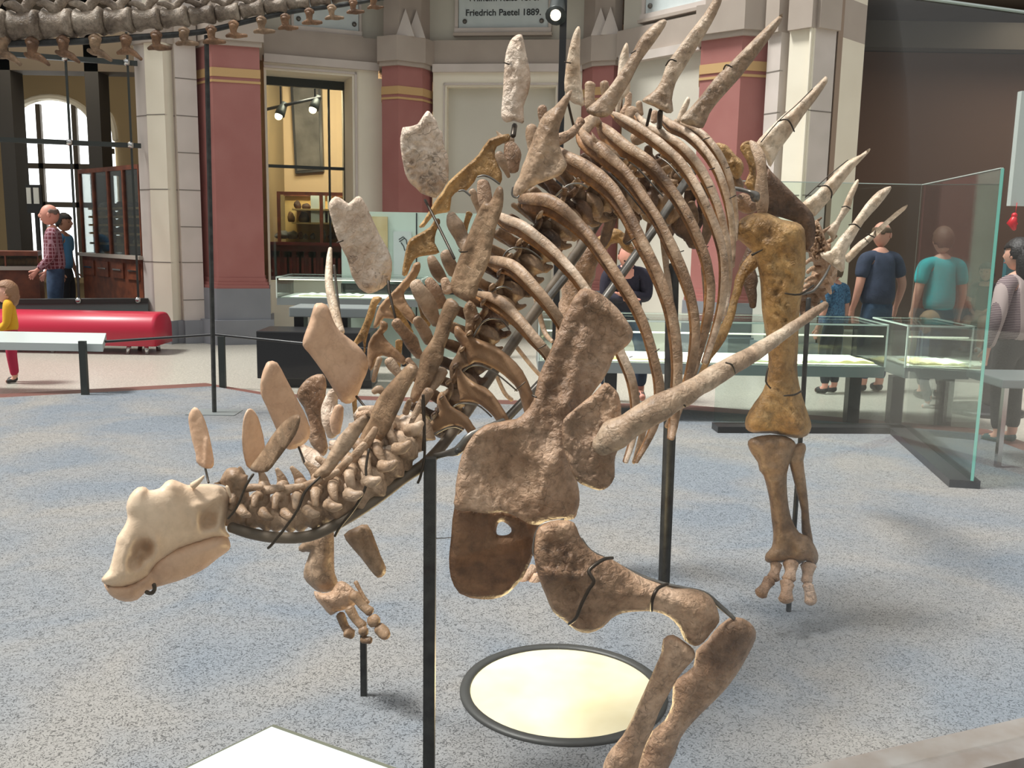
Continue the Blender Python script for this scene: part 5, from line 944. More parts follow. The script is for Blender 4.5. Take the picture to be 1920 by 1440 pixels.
slab('rib_web', Z('T', [(1130, 30), (1180, 120), (1190, 200), (1250, 300), (1150, 345), (1080, 480), (1010, 550), (975, 330), (1060, 180)]), 2.62, 6, 10, B_BROWN, SK, step=4, rough=2)
slab('rib_web', [(880, 563), (893, 575), (897, 590), (905, 600), (892, 612), (880, 635), (871, 632), (873, 600), (868, 580)], 2.72, 6, 8, B_BROWN, SK, rough=2)
rib([(895, 553, 8), (933, 566, 14), (967, 596, 13), (1000, 635, 12), (1030, 672, 11), (1055, 730, 10), (1070, 800, 9)], 2.7, 2.52, B_TAN)
rib([(912, 488, 8), (935, 493, 13), (963, 503, 14), (1000, 540, 13), (1035, 583, 12), (1062, 628, 11), (1085, 690, 10), (1100, 780, 9)], 2.8, 2.55, B_TAN)
rib([(925, 400, 6), (950, 415, 12), (980, 428, 13), (1030, 467, 12), (1073, 512, 11), (1105, 556, 11), (1135, 607, 11), (1162, 662, 11), (1183, 715, 11), (1190, 765, 10), (1186, 820, 8), (1172, 866, 6)], 2.9, 2.55, B_RIB)
rib([(975, 378, 10), (995, 377, 16), (1033, 383, 17), (1073, 413, 14), (1107, 448, 12), (1135, 488, 12), (1163, 530, 12), (1190, 575, 12), (1211, 625, 11), (1226, 680, 11), (1235, 735, 11), (1225, 800, 9), (1192, 866, 5)], 3.0, 2.6, B_RIBD)
rib([(1035, 275, 6), (1058, 295, 14), (1100, 318, 16), (1140, 350, 15), (1170, 392, 13), (1197, 445, 13), (1222, 495, 13), (1243, 545, 13), (1257, 590, 13), (1265, 640, 13), (1268, 690, 12), (1266, 740, 12), (1262, 790, 11), (1257, 822, 8)], 3.1, 2.7, B_RIBD)
rib([(1086, 243, 6), (1098, 262, 13), (1130, 287, 14), (1170, 323, 12), (1204, 370, 11), (1232, 412, 11), (1256, 460, 12), (1277, 508, 12), (1293, 555, 11), (1301, 600, 11), (1301, 645, 11), (1293, 695, 10), (1280, 740, 9), (1265, 790, 7)], 3.2, 2.8, B_RIBD)
rib([(1122, 232, 6), (1140, 250, 13), (1173, 277, 13), (1215, 305, 12), (1249, 345, 11), (1277, 385, 11), (1300, 430, 11), (1319, 478, 11), (1329, 525, 11), (1329, 570, 11), (1320, 622, 10), (1305, 675, 9), (1290, 730, 8)], 3.3, 2.95, B_RIBD)
rib([(1146, 212, 4), (1168, 224, 9), (1200, 243, 10), (1237, 270, 10), (1272, 302, 10), (1300, 342, 10), (1322, 385, 10), (1341, 430, 10), (1354, 478, 10), (1356, 530, 10), (1350, 580, 9), (1337, 628, 8), (1320, 680, 7)], 3.4, 3.05, B_RIB)
rib([(1192, 215, 5), (1208, 232, 8), (1240, 252, 9), (1275, 274, 10), (1306, 308, 10), (1329, 348, 10), (1346, 392, 9), (1358, 440, 9), (1364, 490, 9), (1363, 540, 8), (1355, 590, 7)], 3.5, 3.2, B_RIB)
rib([(1240, 220, 6), (1258, 235, 9), (1290, 252, 9), (1320, 282, 9), (1343, 318, 9), (1358, 358, 9), (1368, 402, 8), (1372, 450, 8), (1370, 500, 7)], 3.6, 3.35, B_RIB)
rib([(1265, 228, 5), (1290, 236, 7), (1320, 256, 8), (1347, 290, 8), (1364, 328, 8), (1374, 370, 7), (1378, 415, 7), (1377, 450, 6)], 3.7, 3.45, B_RIB)
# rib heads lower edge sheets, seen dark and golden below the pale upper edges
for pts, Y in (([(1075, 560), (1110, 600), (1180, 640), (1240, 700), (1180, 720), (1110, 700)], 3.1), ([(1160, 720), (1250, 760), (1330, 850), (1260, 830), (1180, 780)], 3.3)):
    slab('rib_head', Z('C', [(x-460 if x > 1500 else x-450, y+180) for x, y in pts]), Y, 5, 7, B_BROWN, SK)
# far ends of ribs below the long spike
for pts in ([(1210, 790, 2.9, 7), (1200, 830, 2.9, 6), (1188, 868, 2.9, 3)], [(1195, 840, 2.75, 2), (1186, 866, 2.75, 1.5)], [(1290, 700, 3, 6), (1270, 760, 3, 6), (1250, 800, 3, 5)],
            [(1240, 420, 3.7, 6), (1252, 520, 3.6, 6), (1262, 600, 3.5, 5), (1270, 690, 3.4, 5)], [(1005, 560, 3.4, 5), (1020, 620, 3.4, 5), (1035, 640, 3.3, 4)], [(960, 640, 3.3, 4), (1000, 690, 3.3, 4), (1025, 715, 3.3, 4)],
            [(925, 690, 3.3, 4), (945, 735, 3.3, 4), (960, 750, 3.3, 4)], [(1320, 500, 3.7, 6), (1325, 580, 3.6, 6), (1310, 650, 3.5, 5)]):
    tube('rib', pts, B_TAN, SK, flat=.7)
# far ribs, warm light from below painted as gold bone on some
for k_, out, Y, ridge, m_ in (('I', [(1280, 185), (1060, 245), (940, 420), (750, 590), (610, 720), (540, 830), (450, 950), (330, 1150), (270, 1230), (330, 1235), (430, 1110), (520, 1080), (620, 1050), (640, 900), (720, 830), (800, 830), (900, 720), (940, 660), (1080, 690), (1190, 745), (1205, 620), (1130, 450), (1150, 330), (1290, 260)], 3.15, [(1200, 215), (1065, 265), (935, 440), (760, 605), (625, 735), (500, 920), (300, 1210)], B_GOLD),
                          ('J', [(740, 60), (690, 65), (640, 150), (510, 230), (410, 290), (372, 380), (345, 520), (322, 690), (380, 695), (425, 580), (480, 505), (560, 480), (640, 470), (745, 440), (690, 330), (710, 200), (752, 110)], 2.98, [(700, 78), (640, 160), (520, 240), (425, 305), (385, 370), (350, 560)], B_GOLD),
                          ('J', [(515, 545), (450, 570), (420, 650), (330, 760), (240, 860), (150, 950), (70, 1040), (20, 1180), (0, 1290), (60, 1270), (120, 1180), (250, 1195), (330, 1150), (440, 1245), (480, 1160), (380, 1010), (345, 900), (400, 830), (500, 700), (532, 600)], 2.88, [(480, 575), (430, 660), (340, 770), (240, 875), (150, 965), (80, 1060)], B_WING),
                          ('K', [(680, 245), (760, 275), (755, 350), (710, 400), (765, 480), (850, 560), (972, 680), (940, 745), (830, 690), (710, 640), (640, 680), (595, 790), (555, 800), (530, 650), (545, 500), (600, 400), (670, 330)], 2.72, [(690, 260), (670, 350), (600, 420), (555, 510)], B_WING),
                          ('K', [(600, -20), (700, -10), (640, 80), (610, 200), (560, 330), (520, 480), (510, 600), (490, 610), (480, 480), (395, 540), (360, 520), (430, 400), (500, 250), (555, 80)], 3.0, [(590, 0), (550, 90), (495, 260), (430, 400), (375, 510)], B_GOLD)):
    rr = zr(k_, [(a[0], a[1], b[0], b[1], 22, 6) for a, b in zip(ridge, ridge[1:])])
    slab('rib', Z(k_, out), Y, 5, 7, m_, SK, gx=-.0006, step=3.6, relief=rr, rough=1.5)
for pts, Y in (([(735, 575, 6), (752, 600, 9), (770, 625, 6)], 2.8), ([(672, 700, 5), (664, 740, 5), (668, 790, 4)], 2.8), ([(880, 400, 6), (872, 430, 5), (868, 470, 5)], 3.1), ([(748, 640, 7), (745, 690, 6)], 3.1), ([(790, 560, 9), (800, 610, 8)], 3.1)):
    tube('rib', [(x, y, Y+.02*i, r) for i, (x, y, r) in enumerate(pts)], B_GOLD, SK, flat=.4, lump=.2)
# far side ribs as filler, dark bone painting the shade inside the cage
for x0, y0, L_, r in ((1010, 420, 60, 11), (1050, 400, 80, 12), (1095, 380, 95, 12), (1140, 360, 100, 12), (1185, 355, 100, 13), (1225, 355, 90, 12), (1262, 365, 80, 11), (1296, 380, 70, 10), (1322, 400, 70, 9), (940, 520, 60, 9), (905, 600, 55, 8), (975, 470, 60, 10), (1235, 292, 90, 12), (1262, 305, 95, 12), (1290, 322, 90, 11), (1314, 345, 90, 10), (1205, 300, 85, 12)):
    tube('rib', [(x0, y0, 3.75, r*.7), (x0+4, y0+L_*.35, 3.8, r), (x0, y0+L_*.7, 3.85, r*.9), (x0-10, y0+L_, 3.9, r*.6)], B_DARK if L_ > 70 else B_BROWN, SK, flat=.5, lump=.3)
slab('pubic_blade', Z('R', [(1260, 40), (1340, 20), (1420, 60), (1470, 150), (1500, 260), (1480, 320), (1400, 310), (1360, 240), (1290, 200), (1240, 120)]), 3.7, 7, 9, B_DARK, SK, rough=3)
# --- back vertebrae: centra, knobbed spines, side processes
for k in range(24):
    x, y, Y, dx, dy = along(425+k*33); h = math.hypot(dx, dy); ax, ay = dx/h, dy/h; ix, iy = -ay, ax   # ix, iy points into the rib cage
    D = 58+34*k/23; q = 27; cx, cy, Yc_ = x+ix*D, y+iy*D, Y+.16; bm = bmesh.new()
    tadd(bm, [(cx-ax*16, cy-ay*16, Yc_, q), (cx-ax*12, cy-ay*12, Yc_, q), (cx, cy, Yc_, q*.7), (cx+ax*12, cy+ay*12, Yc_, q), (cx+ax*16, cy+ay*16, Yc_, q)], 3, 12, 1, .25)
    tadd(bm, [(cx, cy, Yc_, 15), (x+ix*36, y+iy*36, Y+.12, 11), (x+ix*12, y+iy*12, Y+.08, 10), (x-ix*10, y-iy*10, Y+.05, 8)], 3, 10, .6, .4)
    for sg in (-1, 1):
        tadd(bm, [(x+ix*36, y+iy*36, Y+.12, 9), (x+ix*24+sg*10, y+iy*24+sg*2, Y+.08-sg*.07, 8), (x+ix*6+sg*26, y+iy*6+sg*8, Y-sg*.14, 6)], 3, 8, .5, .4)
        tadd(bm, [(x+ix*40, y+iy*40, Y+.12, 7), (x+ix*44+ax*20, y+iy*44+ay*20, Y+.1+sg*.04, 6), (x+ix*40+ax*34, y+iy*40+ay*34, Y+.1+sg*.05, 4)], 2, 8, .7, .4)
    tadd(bm, [(cx, cy, Yc_, 8), (cx+ix*24-ax*8, cy+iy*24-ay*8, Yc_, 9), (cx+ix*36+ax*4, cy+iy*36+ay*4, Yc_, 3)], 3, 8, .4, .6)
    fin('back_vertebra', bm, B_BROWN if k % 3 else B_DARK, SK, True)
for i, pts in enumerate([[(742, 604, 2.5, 11), (755, 620, 2.52, 13), (772, 642, 2.56, 12), (787, 668, 2.6, 9)], [(782, 598, 2.6, 9), (790, 612, 2.62, 12), (806, 640, 2.66, 10)],
            [(778, 532, 2.64, 12), (788, 548, 2.64, 15), (805, 578, 2.66, 14), (820, 606, 2.7, 10)], [(804, 525, 2.74, 8), (816, 545, 2.74, 12), (828, 572, 2.76, 12)],
            [(808, 484, 2.76, 9), (815, 500, 2.76, 12), (830, 525, 2.78, 10)], [(834, 474, 2.85, 9), (842, 490, 2.85, 13), (852, 512, 2.86, 12)],
            [(903, 342, 3.0, 10), (907, 360, 3.0, 13), (914, 385, 3.0, 12)], [(885, 358, 3.05, 7), (892, 374, 3.05, 8), (900, 398, 3.05, 6)],
            [(846, 402, 2.95, 8), (853, 425, 2.95, 15), (868, 452, 2.95, 15), (882, 475, 2.9, 10)], [(955, 272, 3.1, 11), (960, 292, 3.1, 18), (962, 318, 3.1, 12)],
            [(935, 289, 3.02, 9), (943, 306, 3.02, 9), (954, 332, 3.05, 3)], [(996, 238, 3.3, 10), (999, 258, 3.3, 13), (1003, 280, 3.3, 13)],
            [(1017, 202, 3.5, 9), (1019, 220, 3.5, 9), (1024, 250, 3.5, 9)], [(1105, 158, 3.6, 10), (1105, 172, 3.6, 9), (1107, 200, 3.6, 10)], [(1134, 155, 3.7, 7), (1134, 175, 3.7, 6), (1136, 195, 3.7, 6)],
            [(1178, 176, 3.75, 7), (1177, 195, 3.75, 7), (1170, 215, 3.75, 9)], [(1188, 207, 3.6, 12), (1182, 218, 3.6, 12), (1175, 235, 3.6, 8)], [(1198, 193, 3.8, 7), (1200, 215, 3.8, 6)], [(1228, 210, 3.75, 6), (1226, 228, 3.75, 6)],
            [(728, 676, 2.5, 9), (738, 690, 2.5, 10), (752, 706, 2.5, 8)], [(712, 672, 2.55, 6), (706, 690, 2.55, 5), (700, 715, 2.55, 4)], [(765, 674, 2.5, 6), (773, 690, 2.5, 9), (782, 712, 2.5, 8)],
            [(830, 695, 2.42, 11), (822, 712, 2.42, 9), (806, 735, 2.41, 5), (792, 750, 2.4, 3)], [(806, 733, 2.38, 9), (796, 748, 2.38, 9), (780, 775, 2.37, 6), (770, 795, 2.36, 4)], [(833, 525, 2.62, 8), (842, 545, 2.62, 11)],
            [(768, 750, 2.34, 5), (760, 775, 2.36, 7)], [(700, 735, 2.5, 5), (712, 730, 2.5, 8), (724, 745, 2.5, 4)], [(672, 780, 2.4, 9), (690, 776, 2.4, 8), (700, 790, 2.4, 4)], [(1212, 250, 3.45, 14), (1190, 262, 3.45, 12)],
            [(930, 245, 3.2, 0.4), (945, 262, 3.2, 7), (960, 262, 3.2, 8)], [(1000, 290, 3.0, 5), (1030, 270, 3.02, 10), (1070, 250, 3.05, 8), (1090, 225, 3.1, 8)], [(1090, 250, 3.2, 10), (1110, 225, 3.25, 12), (1125, 235, 3.3, 7)]]):
    tube('neural_spine', pts, B_TAN if i % 3 else B_GREY, SK, flat=.6, lump=.35)
# --- the iron carrying pipe, brackets and posts
tube('mount_pipe', [(432, 988, 2.17, 10), (470, 1000, 2.17, 11), (520, 1008, 2.17, 11), (580, 1005, 2.19, 11), (640, 978, 2.22, 11), (700, 940, 2.27, 11), (755, 898, 2.34, 11), (805, 862, 2.42, 11), (860, 795, 2.55, 10), (930, 690, 2.85, 10), (1020, 560, 3.15, 10), (1085, 470, 3.4, 10), (1120, 415, 3.6, 10), (1150, 385, 3.7, 10)], mat('brown_iron', s(112, 98, 82), .5, .2, s(76, 66, 54), 14), SK, sides=12)
tube('mount_bracket', [(815, 856, 2.38, 6), (838, 850, 2.36, 6), (856, 846, 2.35, 9), (870, 832, 2.35, 9), (885, 815, 2.35, 7), (945, 790, 2.4, 7)], M_STEEL, SK, n=2, flat=.5)
slab('mount_bolt', [(856, 840), (862, 840), (866, 846), (862, 852), (856, 852), (852, 846)], 2.32, 4, 3, M_IRON, SK)
tube('steel_strap', [(1300, 320, 3.35, 8), (1225, 432, 3.15, 8), (1133, 560, 2.95, 8), (1040, 690, 2.8, 8), (945, 790, 2.7, 8)], M_STEEL, SK, n=1, sides=4, flat=.35)
tube('steel_strap', [(1060, 520, 3.2, 7), (980, 620, 3.05, 7), (905, 720, 2.9, 7)], M_STEEL, SK, n=1, sides=4, flat=.35)
for pts in (Z('T', [(680, 1280, 2.44, 1.6), (800, 1190, 2.42, 1.8), (960, 1110, 2.42, 1.8), (1060, 1100, 2.44, 1.8), (1150, 1140, 2.46, 1.5)]), Z('T', [(1030, 840, 2.5, 1.6), (1120, 800, 2.5, 1.6), (1300, 810, 2.5, 1.6), (1400, 860, 2.5, 1.6), (1520, 970, 2.5, 1.5)]),
            Z('T', [(1150, 390, 2.58, 1.6), (1250, 320, 2.56, 1.6), (1400, 320, 2.56, 1.6), (1600, 430, 2.56, 1.6), (1850, 640, 2.56, 1.5)]), Z('J', [(1120, 1400, 2.66, 1.6), (1200, 1260, 2.66, 1.6), (1300, 1190, 2.64, 1.8), (1440, 1200, 2.64, 1.6), (1530, 1310, 2.64, 1.6)]),
            Z('J', [(1320, 900, 2.72, 1.6), (1380, 850, 2.72, 1.8), (1470, 825, 2.72, 1.8), (1560, 860, 2.72, 1.4)]), Z('J', [(1450, 520, 2.84, 1.6), (1500, 430, 2.84, 1.8), (1600, 385, 2.84, 1.8), (1750, 410, 2.84, 1.6), (1900, 520, 2.84, 1.6)]),
            Z('L', [(480, 1140, 3.0, 1.6), (560, 1060, 2.98, 1.8), (640, 1000, 2.98, 1.8), (760, 985, 2.98, 1.8), (850, 1030, 2.98, 1.6)]), Z('L', [(880, 800, 3.1, 1.6), (960, 810, 3.1, 1.6), (1100, 880, 3.1, 1.6), (1300, 1080, 3.05, 1.6), (1500, 1330, 3.0, 1.6)]),
            Z('L', [(1200, 690, 3.25, 1.5), (1300, 730, 3.2, 1.5), (1450, 850, 3.2, 1.5), (1700, 1130, 3.15, 1.5)]), Z('L', [(1640, 680, 3.4, 1.5), (1760, 760, 3.35, 1.5), (1900, 920, 3.3, 1.5)]),
            Z('T', [(640, 690, 2.34, 3), (650, 900, 2.34, 3), (655, 1150, 2.34, 3), (640, 1400, 2.34, 3)]), Z('I', [(930, 670, 3.0, 1.5), (1000, 655, 3.0, 2), (1080, 680, 3.0, 2), (1180, 750, 3.0, 2)]), Z('I', [(720, 830, 2.9, 1.8), (780, 825, 2.9, 2), (850, 880, 2.9, 2)]),
            Z('I', [(1330, 780, 2.72, 1.4), (1320, 870, 2.72, 1.8), (1370, 905, 2.72, 1.8), (1400, 880, 2.72, 1.4)]),
            Z('N', [(270, 680, 2.13, 2.4), (220, 760, 2.12, 2.6), (160, 900, 2.12, 2.4), (100, 980, 2.13, 2.2)]), Z('N', [(720, 700, 2.16, 2.4), (620, 800, 2.14, 2.8), (570, 920, 2.13, 2.8), (480, 1050, 2.13, 2.8), (400, 1150, 2.13, 2.8), (370, 1180, 2.14, 2.8)]),
            Z('N', [(1050, 510, 2.24, 2.4), (1030, 640, 2.22, 2.6), (1030, 760, 2.2, 2.8), (960, 900, 2.19, 2.8), (860, 1030, 2.19, 2.8), (820, 1100, 2.19, 2.6)]), Z('N', [(1410, 180, 2.36, 2.6), (1425, 400, 2.34, 2.6), (1425, 560, 2.33, 2.6), (1400, 690, 2.33, 2.6), (1380, 740, 2.33, 2.6)])):
    tube('mount_wire', pts, M_WIRE if pts[0][2] < 2.4 or pts[0][3] > 2 else M_STEEL, SK, n=4, sides=6)
# little staples across the ribs
for a, b_, Y in (((1193, 445), (1172, 458), 2.9), ((1150, 510), (1140, 520), 2.8), ((1258, 478), (1282, 470), 2.95), ((1310, 470), (1328, 462), 3.05), ((1300, 352), (1312, 348), 3.2), ((1317, 262), (1330, 258), 3.4), ((1330, 318), (1340, 315), 3.35), ((1325, 352), (1336, 349), 3.2), ((1362, 315), (1368, 313), 3.4), ((1368, 372), (1380, 366), 3.3),
                 ((965, 733), (985, 716), 2.45), ((1008, 655), (1024, 646), 2.5), ((1180, 670), (1186, 668), 2.5), ((1228, 660), (1236, 654), 2.55), ((1250, 730), (1290, 722), 2.65)):
    tube('wire_staple', [(a[0], a[1], Y-.06, 1.1), (b_[0], b_[1], Y-.06, 1.1)], M_WIRE, SK, n=1, sides=5)
def post(name, x, y, Y, ytop, w_, m=M_IRON, flr=0.0, tx=None):
    p = at(x, y, Y); b0 = Vector((p.x, Y, flr)); top = at(tx if tx is not None else x, ytop, Y); bm = bmesh.new()
    hw = w_/2*Y/F; boxm(bm, (b0.x-hw, Y-hw, flr), (b0.x+hw, Y+hw, max(top.z, flr+.05)))
    return fin(name, bm, m, SK)
post('support_post', 805, 1300, 2.36, 858, 23)
tube('support_post', [(1261, 500, 3.62, 12), (1256, 800, 3.62, 12), (1243, 1140, 3.62, 11)], M_IRON, SK, n=1, sides=4)
tube('support_rod', [(1516, 560, 3.62, 4.5), (1505, 760, 3.62, 4.5), (1478, 1152, 3.62, 5)], M_IRON, SK, n=1, sides=6)
post('support_rod', 682, 1250, 2.86, 1190, 12)
# --- hip, hind legs
slab('ilium', Z('O', [(385, 400), (430, 480), (520, 610), (650, 740), (800, 890), (900, 990), (985, 1090), (1010, 1200), (1015, 1300), (990, 1440), (900, 1500), (880, 1300), (850, 1210), (700, 1150), (600, 1120), (450, 1100), (440, 900), (440, 650)]), 3.75, 7, 10, B_DARK, SK, gx=.0005, relief=zr('O', [(430, 480, 1000, 1150, 26, 5), (700, 1000, 110, -5)]), rough=2)
tube('ilium_blade', Z('O', [(280, 270, 3.6, 3), (330, 330, 3.58, 8), (385, 450, 3.56, 10), (410, 620, 3.55, 9), (405, 800, 3.55, 12), (415, 950, 3.55, 12), (415, 1080, 3.55, 9), (415, 1170, 3.55, 4)]), B_TAN, SK, flat=.4)
slab('sacral_rib', Z('O', [(190, 290), (275, 262), (315, 340), (345, 560), (340, 800), (290, 830), (215, 750), (270, 620), (230, 470), (165, 370)]), 3.7, 6, 8, B_GOLD, SK, rough=4)
slab('sacral_vertebra', Z('O', [(-120, 290), (0, 305), (50, 350), (120, 430), (180, 480), (210, 560), (180, 660), (120, 700), (60, 640), (-20, 600), (-60, 450)]), 3.85, 14, 14, B_GOLD, SK, rough=9, rf=.1)
slab('sacral_vertebra', Z('O', [(60, 640), (130, 640), (210, 740), (180, 820), (90, 800)]), 3.88, 12, 12, B_BROWN, SK, rough=6, rf=.1)
slab('pubis_head', Z('O', [(110, 900), (200, 850), (300, 900), (360, 960), (345, 1060), (260, 1090), (170, 1065), (125, 1000)]), 3.6, 12, 16, B_GREY, SK, rough=2)
tube('mount_pipe', Z('O', [(100, 800, 3.6, 4), (180, 815, 3.55, 4), (270, 840, 3.5, 4), (330, 880, 3.5, 9), (340, 930, 3.5, 7)]), M_STEEL, SK)
femur = slab('thigh_bone', Z('H', [(290, 150), (330, 90), (400, 60), (480, 60), (560, 95), (640, 110), (685, 150), (692, 250), (690, 400), (670, 520), (655, 640), (650, 800), (645, 900), (648, 980), (670, 1080), (710, 1200), (725, 1260), (700, 1310), (640, 1325), (560, 1310), (480, 1295), (400, 1295), (355, 1270), (355, 1210), (400, 1130), (450, 1060), (475, 980), (482, 880), (475, 780), (460, 700), (445, 600), (440, 500), (430, 400), (400, 290), (340, 230), (295, 190)]), 3.5, 34, 34, B_GOLD, SK, step=7, rough=10, rf=.14, relief=zr('H', [(620, 180, 110, 8), (640, 350, 50, 9), (520, 1220, 70, -8), (420, 1230, 70, 9), (640, 1240, 80, 9), (560, 500, 560, 1000, 30, 4)]))
slab('shin_bone', Z('V', [(333, 240), (350, 205), (420, 185), (500, 180), (570, 190), (620, 220), (628, 260), (600, 330), (575, 420), (578, 560), (600, 690), (650, 780), (700, 800), (740, 850), (768, 920), (760, 965), (735, 985), (690, 955), (650, 975), (590, 955), (540, 965), (470, 968), (440, 950), (445, 910), (480, 870), (490, 790), (480, 700), (470, 600), (455, 520), (430, 430), (405, 400), (395, 350), (360, 300)]), 3.48, 24, 26, B_BROWN, SK, step=6, rough=5, rf=.08, relief=zr('V', [(480, 210, 560, 215, 30, 5), (440, 420, 560, 440, 16, -4), (510, 930, 60, 7), (690, 920, 60, 7), (600, 900, 40, -7)]))
slab('calf_bone', Z('V', [(598, 265), (635, 235), (680, 233), (692, 270), (676, 340), (690, 460), (705, 600), (715, 720), (738, 860), (700, 830), (665, 780), (662, 650), (640, 560), (610, 440), (590, 360), (580, 310)]), 3.5, 10, 12, B_BROWN, SK, rough=3)
def toe(segs, k, m=B_GREY, nm='toe_bone'):
    for sg in segs: tube(nm, Z(k, sg), m, SK, n=3, sides=10, flat=.8, lump=.3)
toe([[(505, 975, 3.46, 11), (500, 1020, 3.44, 9), (490, 1060, 3.42, 12)], [(470, 1078, 3.41, 13), (440, 1115, 3.39, 11), (412, 1155, 3.37, 13)],
     [(598, 970, 3.45, 15), (596, 1020, 3.43, 10), (590, 1065, 3.41, 14)], [(580, 1092, 3.4, 14), (568, 1135, 3.38, 12), (562, 1190, 3.36, 15)],
     [(705, 985, 3.46, 15), (703, 1035, 3.45, 11), (700, 1080, 3.44, 12)], [(705, 1105, 3.43, 12), (712, 1150, 3.42, 10), (720, 1205, 3.41, 13)]], 'V')
for pts in ([(1440, 690, 3.42, 1.6), (1436, 715, 3.4, 1.8), (1445, 728, 3.4, 1.4)], [(1470, 742, 3.36, 1.5), (1490, 740, 3.36, 1.8), (1503, 733, 3.38, 1.8)], [(1472, 550, 3.36, 1.5), (1500, 552, 3.36, 2), (1525, 535, 3.4, 1.8)], [(1410, 478, 3.42, 2.5), (1430, 468, 3.42, 1)]):
    tube('wire_binding', pts, M_WIRE, SK, n=3, sides=6)
tube('pubis', [(1428, 478, 3.62, 14), (1405, 497, 3.6, 13), (1390, 520, 3.58, 9), (1378, 560, 3.55, 7), (1366, 600, 3.52, 9), (1345, 640, 3.5, 11), (1328, 670, 3.48, 7), (1305, 730, 3.45, 5)], B_GOLD, SK, flat=.6, lump=.3)
tube('pubis', [(1420, 470, 3.9, 18), (1400, 500, 3.9, 16), (1408, 530, 3.88, 12), (1412, 575, 3.86, 6)], B_DARK, SK, flat=.6, lump=.3)
slab('ischium', Z('R', [(560, 235), (620, 190), (700, 140), (760, 140), (820, 180), (870, 240), (925, 350), (890, 370), (800, 320), (770, 270), (700, 280), (660, 330), (610, 290)]), 3.95, 10, 14, B_GOLD, SK, rough=8, rf=.12)
tube('thigh_bone', [(1110, 470, 4.0, 20), (1090, 500, 4.0, 30), (1078, 560, 4.0, 26), (1066, 620, 4.0, 24), (1050, 700, 4.0, 24), (1040, 770, 4.0, 34)], B_GREY, SK, lump=.25)
tube('shin_bone', [(1040, 800, 4.0, 30), (1030, 860, 4.0, 20), (1020, 960, 4.0, 18), (1010, 1030, 4.0, 26)], B_GREY, SK, lump=.2)
toe([[(580, 1050, 3.95, 9), (540, 1100, 3.93, 9), (510, 1140, 3.9, 9)], [(505, 1150, 3.9, 9), (480, 1180, 3.88, 8), (462, 1222, 3.86, 6)], [(600, 1100, 3.93, 12), (580, 1140, 3.9, 12)], [(585, 1160, 3.9, 12), (560, 1190, 3.88, 13), (548, 1222, 3.86, 12)]], 'P')
# --- tail, hanging away behind the hip
for k in range(9):
    t = k/8; x = 1508+32*math.sin(t*3)+(40-50*t)*t; y = 432+k*17; Y = 4.3+.08*k; bm = bmesh.new(); q = 22-1.2*abs(k-5)
    tadd(bm, [(x-8, y-4, Y, q), (x, y, Y, q*.8), (x+9, y+5, Y, q)], 3, 10, 1, .5)
    tadd(bm, [(x, y, Y, 6), (x+22, y-16, Y-.03, 3), (x+32, y-24, Y-.05, 2)], 2, 8, .5, .5)
    tadd(bm, [(x, y, Y, 7), (x-26, y+4, Y-.1, 4), (x-34, y+12, Y-.1, 2.5)], 2, 8, .5, .6)
    tadd(bm, [(x, y, Y, 6), (x+10, y+26, Y-.06, 4), (x+14, y+34, Y-.06, 2)], 2, 8, .5, .6)
    fin('tail_vertebra', bm, B_GREY, SK, True)
slab('tail_plate', [(1530, 412), (1540, 425), (1550, 455), (1553, 470), (1530, 492), (1520, 470), (1522, 440)], 4.22, 6, 10, B_GREY, SK, step=3, rough=16, rf=.35)
tube('mount_wire', [(1500, 552, 3.9, 2), (1525, 545, 3.95, 2.4), (1545, 520, 4.0, 2.4), (1556, 498, 4.1, 2)], M_STEEL, SK)
# --- near fore limb
scap = slab('shoulder_blade', [(1088, 543), (1107, 542), (1130, 553), (1157, 577), (1177, 603), (1187, 623), (1183, 640), (1170, 653), (1153, 667), (1143, 690), (1130, 713), (1108, 742), (1092, 775), (1078, 810), (1070, 850), (1075, 880), (1083, 905), (1087, 936), (1083, 957), (1077, 972), (1057, 976), (1029, 978), (1008, 984), (990, 982), (967, 968), (939, 960), (915, 963), (880, 958), (853, 955), (853, 925), (857, 891), (866, 853), (887, 815), (911, 797), (939, 790), (967, 785), (984, 773), (1000, 749), (1010, 707), (1027, 667), (1047, 620), (1067, 573)],
     2.33, 16, 22, B_GREY, SK, gx=.0003, gy=-.0001, step=7, rough=7, rf=.16, edge=1.2, relief=[(1100, 630, 1060, 760, 15, 14), (1060, 760, 1045, 860, 20, 13), (1045, 860, 1010, 930, 24, 10), (1135, 630, 34, -6), (930, 860, 52, -14), (960, 900, 50, -8), (990, 850, 1060, 900, 26, 6), (1075, 690, 30, -3), (900, 815, 1000, 790, 8, 4), (1095, 555, 1180, 620, 7, 4), (1020, 960, 1080, 950, 14, 6)])
slab('coracoid', [(853, 948), (880, 950), (915, 954), (939, 952), (967, 960), (990, 972), (1014, 974), (1003, 1010), (1001, 1033), (994, 1054), (981, 1082), (963, 1103), (939, 1120), (904, 1124), (862, 1113), (845, 1082), (842, 1047), (846, 1006)], 2.34, 12, 14, B_CORA, SK, gx=.0003, step=8, rough=5, rf=.06, edge=1.2,
     holes=[[(933, 984), (942, 978), (955, 986), (959, 996), (950, 1003), (932, 1002)]], relief=[(945, 1025, 22, 5), (900, 1060, 40, -4)])
slab('shoulder_spike_base', Z('P', [(960, 50), (1000, 70), (1035, 110), (1050, 180), (1055, 240), (1110, 300), (1075, 390), (1030, 420), (1015, 480), (1015, 560), (980, 615), (930, 632), (860, 610), (810, 580), (770, 500), (740, 410), (730, 330), (738, 250), (790, 200), (850, 150), (900, 110)]), 2.22, 10, 14, B_GREY, SK, step=6, rough=8, rf=.16, relief=zr('P', [(860, 280, 90, -12), (1000, 360, 110, 12), (960, 540, 60, -5), (740, 250, 950, 60, 16, 5)]))
